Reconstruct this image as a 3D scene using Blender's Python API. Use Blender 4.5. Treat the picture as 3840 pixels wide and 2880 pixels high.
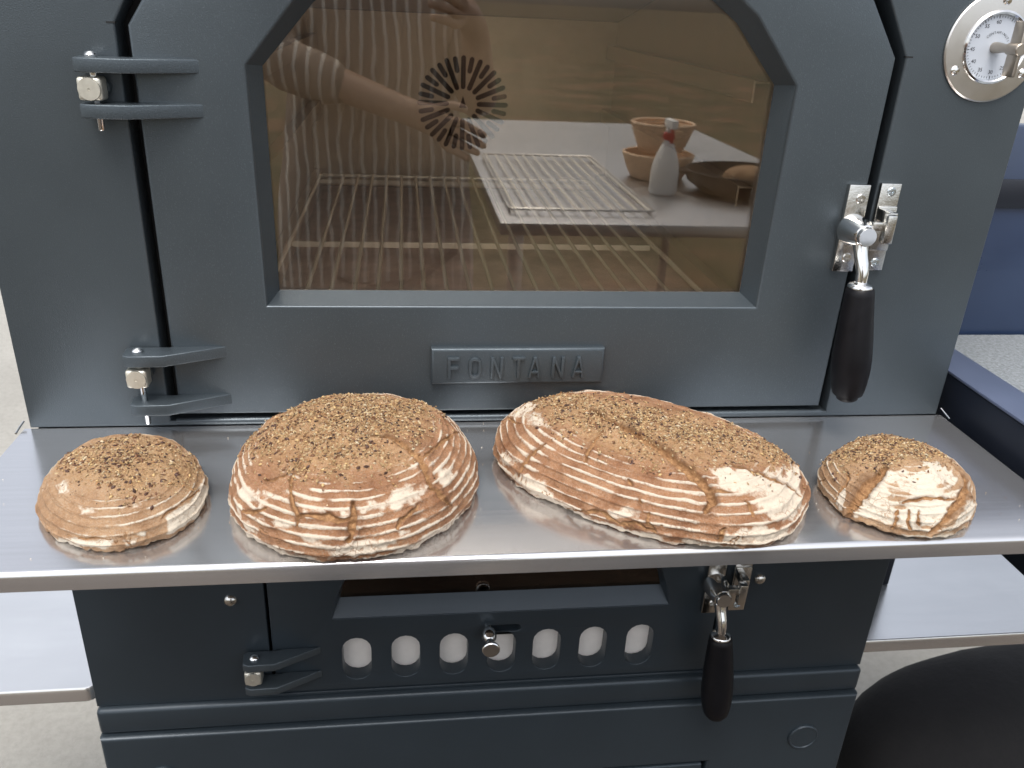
import bpy, bmesh, math, random
import numpy as np
from mathutils import Matrix, Vector
random.seed(7)
rng = np.random.default_rng(11)
PI = math.pi
for o in list(bpy.data.objects):
    bpy.data.objects.remove(o)
scene = bpy.context.scene
COL = scene.collection

# ------------------------------------------------------------------ camera
cd = bpy.data.cameras.new("camera")
cam = bpy.data.objects.new("camera", cd)
COL.objects.link(cam)
CR = Matrix(((0.99183851, 0.00918821, -0.12716899), (-0.11927343, 0.41933996, -0.89995992), (0.04505801, 0.90778278, 0.41701343)))
cam.matrix_world = Matrix.Translation((-0.12223, -0.82878, 0.43027)) @ CR.to_4x4()
cd.sensor_width = 36.0
cd.lens = 29.27
cd.clip_start = 0.02
cd.clip_end = 3000
cd.dof.use_dof = True
cd.dof.focus_distance = 0.86
cd.dof.aperture_fstop = 11.0
scene.camera = cam

# ------------------------------------------------------------------ sky and sun
SUN_EL, SUN_AZ = math.radians(66), math.radians(200)      # azimuth measured from +Y (north) clockwise
world = bpy.data.worlds.new("World")
scene.world = world
world.use_nodes = True
wn = world.node_tree
bg = wn.nodes['Background']
sky = wn.nodes.new('ShaderNodeTexSky')
sky.sky_type = 'NISHITA'
sky.sun_disc = False
sky.sun_elevation = SUN_EL
sky.sun_rotation = SUN_AZ
sky.air_density = 1.0
sky.dust_density = 4.0
sky.ozone_density = 1.0
# thin bright overcast: the blue of the clear sky shows only faintly through cloud
hs = wn.nodes.new('ShaderNodeHueSaturation')
hs.inputs['Saturation'].default_value = 0.36
wn.links.new(sky.outputs[0], hs.inputs['Color'])
tcw = wn.nodes.new('ShaderNodeTexCoord')
cn = wn.nodes.new('ShaderNodeTexNoise')
cn.inputs['Scale'].default_value = 2.2
cn.inputs['Detail'].default_value = 6
wn.links.new(tcw.outputs['Generated'], cn.inputs['Vector'])
cr_ = wn.nodes.new('ShaderNodeMapRange')
cr_.inputs[1].default_value, cr_.inputs[2].default_value, cr_.inputs[3].default_value, cr_.inputs[4].default_value = .3, .7, .95, 1.7
wn.links.new(cn.outputs['Fac'], cr_.inputs[0])
vm = wn.nodes.new('ShaderNodeVectorMath'); vm.operation = 'SCALE'
wn.links.new(hs.outputs[0], vm.inputs[0])
wn.links.new(cr_.outputs[0], vm.inputs['Scale'])
wn.links.new(vm.outputs[0], bg.inputs[0])
bg.inputs[1].default_value = 0.15
sd = bpy.data.lights.new("sun", 'SUN')
sun = bpy.data.objects.new("sun", sd)
COL.objects.link(sun)
sd.energy = 1.25
sd.angle = math.radians(32)
sd.color = (1.0, 0.95, 0.88)
S = Vector((math.sin(SUN_AZ) * math.cos(SUN_EL), math.cos(SUN_AZ) * math.cos(SUN_EL), math.sin(SUN_EL)))
sun.rotation_euler = S.to_track_quat('Z', 'Y').to_euler()
scene.view_settings.view_transform = 'Standard'
scene.view_settings.look = 'None'
scene.view_settings.gamma = 1
scene.view_settings.exposure = 0.5

# ------------------------------------------------------------------ helpers
def link(name, me, parent=None, mat=None):
    o = bpy.data.objects.new(name, me)
    COL.objects.link(o)
    if parent is not None:
        o.parent = parent
    if mat is not None and me is not None:
        me.materials.clear()
        me.materials.append(mat)
    return o
def thing(name, label, cat, loc=(0, 0, 0), rz=0, group=None):
    o = bpy.data.objects.new(name, None)
    o.empty_display_size = 0.05
    COL.objects.link(o)
    o.location = loc
    o.rotation_euler = (0, 0, rz)
    tag(o, label, cat, group)
    return o
def tag(o, label=None, cat=None, group=None, kind=None):
    if label: o['label'] = label
    if cat: o['category'] = cat
    if group: o['group'] = group
    if kind: o['kind'] = kind
    return o
def smooth(me, ang=40):
    for p in me.polygons:
        p.use_smooth = True
    me.set_sharp_from_angle(angle=math.radians(ang))
def from_bm(name, bm, mat, parent=None, ang=40):
    bmesh.ops.recalc_face_normals(bm, faces=bm.faces)
    me = bpy.data.meshes.new(name)
    bm.to_mesh(me)
    bm.free()
    smooth(me, ang)
    return link(name, me, parent, mat)
def add_box(bm, x0, x1, y0, y1, z0, z1, bev=0.0, seg=2, M=None):
    b = bmesh.new()
    v = [b.verts.new(p) for p in ((x0, y0, z0), (x1, y0, z0), (x1, y1, z0), (x0, y1, z0), (x0, y0, z1), (x1, y0, z1), (x1, y1, z1), (x0, y1, z1))]
    for f in ((0, 3, 2, 1), (4, 5, 6, 7), (0, 1, 5, 4), (1, 2, 6, 5), (2, 3, 7, 6), (3, 0, 4, 7)):
        b.faces.new([v[i] for i in f])
    if bev > 0:
        bmesh.ops.bevel(b, geom=list(b.edges), offset=bev, segments=seg, affect='EDGES', profile=0.5)
    if M is not None:
        bmesh.ops.transform(b, matrix=M, verts=b.verts)
    me = bpy.data.meshes.new("t")
    b.to_mesh(me); b.free()
    bm.from_mesh(me)
    bpy.data.meshes.remove(me)
def box(name, x0, x1, y0, y1, z0, z1, mat, parent=None, bev=0.0, seg=2, M=None):
    bm = bmesh.new()
    add_box(bm, x0, x1, y0, y1, z0, z1, bev, seg, M)
    return from_bm(name, bm, mat, parent)
def add_tube(bm, pts, rad, n=14, cap=True):
    pts = [Vector(p) for p in pts]
    if not hasattr(rad, '__len__'):
        rad = [rad] * len(pts)
    rings = []
    up = None
    for i, p in enumerate(pts):
        d = (pts[min(i + 1, len(pts) - 1)] - pts[max(i - 1, 0)]).normalized()
        if up is None:
            up = Vector((0, 0, 1)) if abs(d.z) < .9 else Vector((0, 1, 0))
        a = d.cross(up).normalized()
        b = a.cross(d).normalized()
        up = b
        rings.append([bm.verts.new(p + rad[i] * (math.cos(2 * PI * k / n) * a + math.sin(2 * PI * k / n) * b)) for k in range(n)])
    for i in range(len(rings) - 1):
        for k in range(n):
            bm.faces.new((rings[i][k], rings[i][(k + 1) % n], rings[i + 1][(k + 1) % n], rings[i + 1][k]))
    if cap:
        bm.faces.new(rings[0][::-1]); bm.faces.new(rings[-1])
def tube(name, pts, rad, mat, parent=None, n=14, ang=40):
    bm = bmesh.new()
    add_tube(bm, pts, rad, n)
    return from_bm(name, bm, mat, parent, ang)
def add_lathe(bm, prof, n=28, M=Matrix.Identity(4)):
    # prof: list of (r, h) about local Z
    rings = []
    for r, h in prof:
        if r < 1e-6:
            rings.append([bm.verts.new(M @ Vector((0, 0, h)))])
        else:
            rings.append([bm.verts.new(M @ Vector((r * math.cos(2 * PI * k / n), r * math.sin(2 * PI * k / n), h))) for k in range(n)])
    for a, b in zip(rings, rings[1:]):
        for k in range(n):
            j = (k + 1) % n
            if len(a) == 1 and len(b) == 1: continue
            if len(a) == 1: bm.faces.new((a[0], b[k], b[j]))
            elif len(b) == 1: bm.faces.new((a[k], a[j], b[0]))
            else: bm.faces.new((a[k], a[j], b[j], b[k]))
def axis(p, d):
    """matrix whose local Z runs along d from point p"""
    return Matrix.Translation(p) @ Vector(d).to_track_quat('Z', 'Y').to_matrix().to_4x4()
def lathe(name, prof, p, d, mat, parent=None, n=28, ang=35):
    bm = bmesh.new()
    add_lathe(bm, prof, n, axis(p, d))
    return from_bm(name, bm, mat, parent, ang)
def plate_mesh(name, loops, depth, bev=0.0, seg=2):
    """2D outline with holes, thickness `depth`; curve plane maps to X-Z, front face at y=0, back at y=depth"""
    cu = bpy.data.curves.new(name, 'CURVE')
    cu.dimensions = '2D'
    cu.fill_mode = 'BOTH'
    for L in loops:
        s = cu.splines.new('POLY')
        s.points.add(len(L) - 1)
        for pt, (x, z) in zip(s.points, L):
            pt.co = (x, z, 0, 1)
        s.use_cyclic_u = True
    cu.extrude = depth / 2 - bev
    cu.bevel_depth = bev
    cu.bevel_resolution = seg
    cu.offset = -bev
    ob = bpy.data.objects.new(name, cu)
    COL.objects.link(ob)
    dg = bpy.context.evaluated_depsgraph_get()
    me = bpy.data.meshes.new_from_object(ob.evaluated_get(dg))
    bpy.data.objects.remove(ob)
    bpy.data.curves.remove(cu)
    me.transform(Matrix(((1, 0, 0, 0), (0, 0, -1, depth / 2), (0, 1, 0, 0), (0, 0, 0, 1))))
    bm = bmesh.new(); bm.from_mesh(me)
    bmesh.ops.remove_doubles(bm, verts=bm.verts, dist=1e-6)
    bmesh.ops.recalc_face_normals(bm, faces=bm.faces)
    bm.to_mesh(me); bm.free()
    me.materials.clear()
    return me
def plate(name, loops, y0, depth, mat, parent=None, bev=0.0, seg=2, ang=35):
    me = plate_mesh(name, loops, depth, bev, seg)
    me.transform(Matrix.Translation((0, y0, 0)))
    smooth(me, ang)
    return link(name, me, parent, mat)
def stadium(cx, cz, w, h, n=8):
    """upright (h>w) or flat stadium outline"""
    r = min(w, h) / 2
    L = []
    if h >= w:
        k = h / 2 - r
        for i in range(n + 1): a = PI * i / n; L.append((cx + r * math.cos(a), cz + k + r * math.sin(a)))
        for i in range(n + 1): a = PI + PI * i / n; L.append((cx + r * math.cos(a), cz - k + r * math.sin(a)))
    else:
        k = w / 2 - r
        for i in range(n + 1): a = -PI / 2 + PI * i / n; L.append((cx + k + r * math.cos(a), cz + r * math.sin(a)))
        for i in range(n + 1): a = PI / 2 + PI * i / n; L.append((cx - k + r * math.cos(a), cz + r * math.sin(a)))
    return L
def copy_part(o, parent, off=(0, 0, 0)):
    c = o.copy()
    COL.objects.link(c)
    c.parent = parent
    c.location = Vector(o.location) + Vector(off)
    return c

# ------------------------------------------------------------------ materials
class NT:
    def __init__(s, name):
        s.m = bpy.data.materials.new(name); s.m.use_nodes = True
        s.t = s.m.node_tree; s.p = s.t.nodes['Principled BSDF']; s.out = s.t.nodes['Material Output']
    def n(s, typ, **kw):
        q = s.t.nodes.new('ShaderNode' + typ)
        for k, v in kw.items():
            if k in q.inputs.keys(): q.inputs[k].default_value = v
            else: setattr(q, k, v)
        return q
    def l(s, a, b): s.t.links.new(a, b)
    def coords(s, scale=(1, 1, 1), src='Object'):
        tc = s.n('TexCoord'); mp = s.n('Mapping'); mp.inputs['Scale'].default_value = scale
        s.l(tc.outputs[src], mp.inputs['Vector']); return mp.outputs[0]
    def noise(s, vec, scale, detail=4, rough=.55):
        q = s.n('TexNoise'); q.inputs['Scale'].default_value = scale; q.inputs['Detail'].default_value = detail; q.inputs['Roughness'].default_value = rough
        s.l(vec, q.inputs['Vector']); return q.outputs['Fac']
    def ramp(s, fac, stops):
        q = s.n('ValToRGB'); e = q.color_ramp.elements
        while len(e) < len(stops): e.new(0.5)
        for el, (p, c) in zip(e, stops):
            el.position = p; el.color = (*c, 1) if len(c) == 3 else c
        s.l(fac, q.inputs[0]); return q.outputs[0]
    def maprange(s, v, a, b, c, d):
        q = s.n('MapRange'); q.inputs[1].default_value = a; q.inputs[2].default_value = b; q.inputs[3].default_value = c; q.inputs[4].default_value = d
        s.l(v, q.inputs[0]); return q.outputs[0]
    def mix(s, f, a, b, mode='MIX'):
        q = s.n('Mix', data_type='RGBA', blend_type=mode)
        for sock, v in ((q.inputs[0], f), (q.inputs[6], a), (q.inputs[7], b)):
            if isinstance(v, (int, float)): sock.default_value = v
            elif isinstance(v, tuple): sock.default_value = (*v, 1) if len(v) == 3 else v
            else: s.l(v, sock)
        return q.outputs[2]
    def math(s, op, a, b=None):
        q = s.n('Math', operation=op)
        for i, v in enumerate((a, b)):
            if v is None: continue
            if isinstance(v, (int, float)): q.inputs[i].default_value = v
            else: s.l(v, q.inputs[i])
        return q.outputs[0]
    def bump(s, h, strength, dist, prev=None):
        q = s.n('Bump'); q.inputs['Strength'].default_value = strength; q.inputs['Distance'].default_value = dist
        s.l(h, q.inputs['Height'])
        if prev is not None: s.l(prev, q.inputs['Normal'])
        return q.outputs[0]
    def set(s, **kw):
        for k, v in kw.items():
            k = k.replace('_', ' ')
            sock = s.p.inputs[k]
            if hasattr(v, 'links'): s.l(v, sock)
            elif isinstance(v, tuple) and len(v) == 3: sock.default_value = (*v, 1)
            else: sock.default_value = v
        return s.m

def mat_coat(name, base, rough=.42, grain=1.0, metal=.35):
    m = NT(name)
    c = m.coords()
    fine = m.noise(c, 900, 2, .6)
    streak = m.noise(m.coords((260, 260, 9)), 1.0, 3, .6)
    big = m.noise(c, 6, 3)
    col = m.mix(m.maprange(big, .35, .65, 0, 1), tuple(x * .93 for x in base), tuple(x * 1.07 for x in base))
    fleck = m.maprange(m.noise(m.coords((1500, 1500, 700)), 1.0, 1, .5), .62, .76, 0, 1)
    col = m.mix(m.math('MULTIPLY', fleck,   .22 * grain), col, tuple(min(1, x * 2.6 + .03) for x in base))
    b = m.bump(fine, .35 * grain, .0006)
    b = m.bump(streak, .12 * grain, .0005, b)
    r = m.maprange(fine, .3, .7, rough - .05, rough + .07)
    return m.set(Base_Color=col, Roughness=r, Metallic=metal, Normal=b)
def mat_steel(name, base=(.60, .60, .61), rough=.2, streak=(6, 420, 420), bump=.04, metal=1.0):
    m = NT(name)
    s = m.noise(m.coords(streak), 1.0, 4, .65)
    big = m.noise(m.coords(), 9, 4, .6)
    col = m.mix(m.maprange(s, .3, .7, 0, 1), tuple(x * .965 for x in base), tuple(min(1, x * 1.03) for x in base))
    r = m.math('ADD', m.maprange(s, .3, .7, rough - .02, rough + .025), m.maprange(big, .4, .7, -.02, .05))
    return m.set(Base_Color=col, Metallic=metal, Roughness=r, Normal=m.bump(s, bump, .0006))
def mat_plain(name, base, rough=.5, metal=0.0, var=.12, scale=40, bump=0.0, bdist=.001, coat=0.0):
    m = NT(name)
    c = m.coords()
    n = m.noise(c, scale, 5, .6)
    col = m.mix(m.maprange(n, .3, .7, 0, 1), tuple(x * (1 - var) for x in base), tuple(min(1, x * (1 + var)) for x in base))
    kw = dict(Base_Color=col, Roughness=m.maprange(n, .3, .7, max(.02, rough - .05), rough + .06), Metallic=metal)
    if bump: kw['Normal'] = m.bump(m.noise(c, scale * 3, 4, .6), bump, bdist)
    if coat: kw['Coat_Weight'] = coat
    return m.set(**kw)

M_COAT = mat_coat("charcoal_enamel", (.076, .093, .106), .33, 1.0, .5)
M_COATB = mat_coat("charcoal_enamel_smooth_shaded", (.034, .046, .057), .33, .4)  # smoother enamel; base colour darkened for the shade below the shelf
M_COATD = mat_coat("charcoal_casting", (.070, .087, .100), .36, 1.4, .5)
M_STEEL = mat_steel("brushed_steel", (.69, .69, .70), .18, (4, 240, 240), .006, metal=.90)
M_TRAY = mat_steel("pressed_steel", (.84, .84, .835), .22, (2, 14, 14), .004, metal=.9)
M_BEZEL = mat_steel("satin_steel", (.66, .64, .61), .30, (60, 60, 60), .02)
M_CHROME = mat_plain("chrome", (.78, .78, .77), .07, 1.0, .04, 60)
M_CAST = mat_plain("plated_zinc", (.62, .61, .58), .2, 1.0, .08, 160, .25, .0006)
M_ZINC = mat_plain("blue_zinc_screw", (.60, .66, .70), .25, 1.0, .08, 300, .3, .0004)
M_NUT = mat_plain("brass_tinted_steel", (.66, .64, .56), .42, .8, .06, 200, .1, .0004)
M_GRIP = mat_plain("black_handle", (.0045, .0045, .006), .45, 0, .2, 90, .15, .0006)
M_GRIP.node_tree.nodes["Principled BSDF"].inputs["Specular IOR Level"].default_value = .22
M_KNOB = mat_plain("taupe_knob", (.40, .36, .31), .34, .9, .06, 90)
M_DARK = mat_plain("matte_black", (.008, .008, .008), .7)
M_CHAMB = mat_plain("chamber_steel", (.56, .47, .37), .36, .6, .06, 30)
M_FLOORT = mat_plain("refractory_floor", (.62, .49, .43), .7, 0, .18, 22, .4, .001)
M_ROD = mat_plain("rack_wire_steel", (.98, .91, .78), .22, .3, 0.0, 1)
M_DIAL = mat_plain("white_dial", (.50, .54, .60), .35, 0, .03, 20)
M_INK = mat_plain("dial_ink", (.02, .02, .025), .6)
M_CERAM = mat_plain("pale_ceramic_board", (.80, .77, .73), .9, 0, .05, 60)
M_FIREIN = mat_plain("rusty_firebrick", (.040, .021, .014), .9, 0, .55, 30, .6, .004)

def mat_glass(name, tint, refl):
    m = NT(name)
    tr = m.n('BsdfTransparent'); tr.inputs[0].default_value = (*tint, 1)
    gl = m.n('BsdfGlossy'); gl.inputs['Roughness'].default_value = 0.0; gl.inputs[0].default_value = (1, .97, .92, 1)
    lw = m.n('LayerWeight'); lw.inputs['Blend'].default_value = .25
    f = m.maprange(lw.outputs['Fresnel'], 0, 1, refl, 1)
    mx = m.n('MixShader')
    m.l(f, mx.inputs[0]); m.l(tr.outputs[0], mx.inputs[1]); m.l(gl.outputs[0], mx.inputs[2])
    m.l(mx.outputs[0], m.out.inputs[0])
    return m.m
M_GLASS = mat_glass("amber_oven_glass", (.985, .95, .895), .10)
M_GLASSB = mat_glass("smoky_firebox_glass", (.70, .58, .50), .03)

def mat_ground():
    m = NT("pale_paving")
    c = m.coords()
    n = m.noise(c, 1.3, 6, .6); n2 = m.noise(c, 60, 4, .7)
    col = m.mix(m.maprange(n, .35, .65, 0, 1), (.265, .257, .232), (.335, .325, .295))
    col = m.mix(m.maprange(n2, .4, .7, 0, .35), col, (.16, .155, .14))
    return m.set(Base_Color=col, Roughness=.85, Normal=m.bump(n2, .4, .004))
def mat_lawn():
    m = NT("dry_lawn")
    c = m.coords()
    n = m.noise(c, 1.1, 5, .6); n2 = m.noise(c, 14, 5, .7)
    col = m.ramp(n, [(.36, (.046, .046, .014)), (.5, (.080, .062, .022)), (.62, (.15, .082, .040))])
    col = m.mix(m.maprange(n2, .35, .7, 0, .6), col, (.030, .029, .010))
    return m.set(Base_Color=col, Roughness=.95)

def mat_ground_shade():  # dark brown stand-in for shade under the table and before the oven
    m = NT("shade_brown_ground")
    c = m.coords()
    n = m.noise(c, 3, 5, .6); n2 = m.noise(c, 40, 5, .7)
    col = m.mix(m.maprange(n, .3, .7, 0, 1), (.050, .036, .026), (.095, .070, .050))
    return m.set(Base_Color=m.mix(m.maprange(n2, .4, .7, 0, .6), col, (.035, .03, .018)), Roughness=.95, Normal=m.bump(n2, .6, .01))
def mat_crust(name, crust_a, crust_b, flour, gain=1.0):
    m = NT(name)
    c = m.coords()
    def att(k):
        a = m.n('Attribute', attribute_name=k); return a.outputs['Fac']
    n1 = m.noise(c, 45, 5, .6); n2 = m.noise(c, 260, 5, .7); n3 = m.noise(c, 900, 3, .7)
    base = m.mix(m.maprange(n1, .3, .7, 0, 1), crust_a, crust_b)
    base = m.mix(m.maprange(n2, .45, .75, 0, .45), base, tuple(x * .55 for x in crust_a))
    # seeded zone: paler, crumbly
    base = m.mix(m.math('MULTIPLY', att('seed'), .75), base, m.mix(m.maprange(n2, .3, .7, 0, 1), (.20, .105, .045), (.42, .27, .13)))
    # thin flour dust over everything
    dust = m.math('MULTIPLY', m.maprange(n3, .42, .68, 0, 1), m.maprange(n1, .25, .65, .05, .42))
    base = m.mix(dust, base, tuple(x * .80 for x in flour))
    # flour
    fl = m.math('ADD', att('flour'), m.math('MULTIPLY', m.math('SUBTRACT', n2, .5), .95))
    fl = m.math('ADD', fl, m.math('MULTIPLY', m.math('SUBTRACT', n1, .5), .5))
    fmask = m.maprange(fl, .34, .72, 0, 1)
    # fine crackle in the flour
    vo = m.n('TexVoronoi', feature='DISTANCE_TO_EDGE'); vo.inputs['Scale'].default_value = 120
    wob = m.n('VectorMath', operation='ADD'); sc = m.n('VectorMath', operation='SCALE'); sc.inputs['Scale'].default_value = .008
    nz = m.n('TexNoise'); nz.inputs['Scale'].default_value = 160; m.l(c, nz.inputs['Vector'])
    m.l(nz.outputs['Color'], sc.inputs[0]); m.l(c, wob.inputs[0]); m.l(sc.outputs[0], wob.inputs[1]); m.l(wob.outputs[0], vo.inputs['Vector'])
    crk = m.math('MULTIPLY', m.maprange(vo.outputs['Distance'], .0, .055, 1, 0), m.maprange(m.noise(c, 28, 3), .48, .6, 0, 1))
    fmask = m.math('MULTIPLY', fmask, m.math('SUBTRACT', 1.0, m.math('MULTIPLY', crk, .8)))
    col = m.mix(fmask, base, m.mix(m.maprange(n3, .3, .7, 0, 1), tuple(x * .84 for x in flour), flour))
    # torn crumb in the cracks
    cr = att('crack')
    crumb = m.mix(m.maprange(n2, .3, .7, 0, 1), (.18, .085, .036), (.41, .24, .115))
    col = m.mix(m.maprange(cr, .15, .55, 0, 1), col, crumb)
    col = m.mix(m.math('MULTIPLY', att('toast'), .5), col, (.085, .036, .015))
    b = m.bump(n2, .55, .0016)
    b = m.bump(n3, .5, .0007, b)
    b = m.bump(m.math('SUBTRACT', 1.0, crk), .5, .0008, b)
    return m.set(Base_Color=col, Roughness=.78, Specular_IOR_Level=.25, Normal=b)
M_CRUST = mat_crust("floured_crust", (.175, .074, .032), (.325, .160, .074), (.58, .50, .40))
M_CRUSTP = mat_crust("paler_floured_crust", (.23, .125, .062), (.355, .220, .118), (.58, .515, .42))
def mat_attr(name, rough=.6):
    m = NT(name)
    a = m.n('Attribute', attribute_name='col')
    return m.set(Base_Color=a.outputs['Color'], Roughness=rough, Specular_IOR_Level=.3)
M_SEEDS = mat_attr("seed_mix", .6)
M_FLAXD = mat_plain("dark_flax", (.075, .032, .022), .38, 0, .3, 500)
M_FLAXM = mat_plain("brown_flax", (.17, .075, .035), .42, 0, .3, 500)
M_PUMPK = mat_plain("pale_sesame", (.55, .37, .17), .5, 0, .2, 500)
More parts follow.
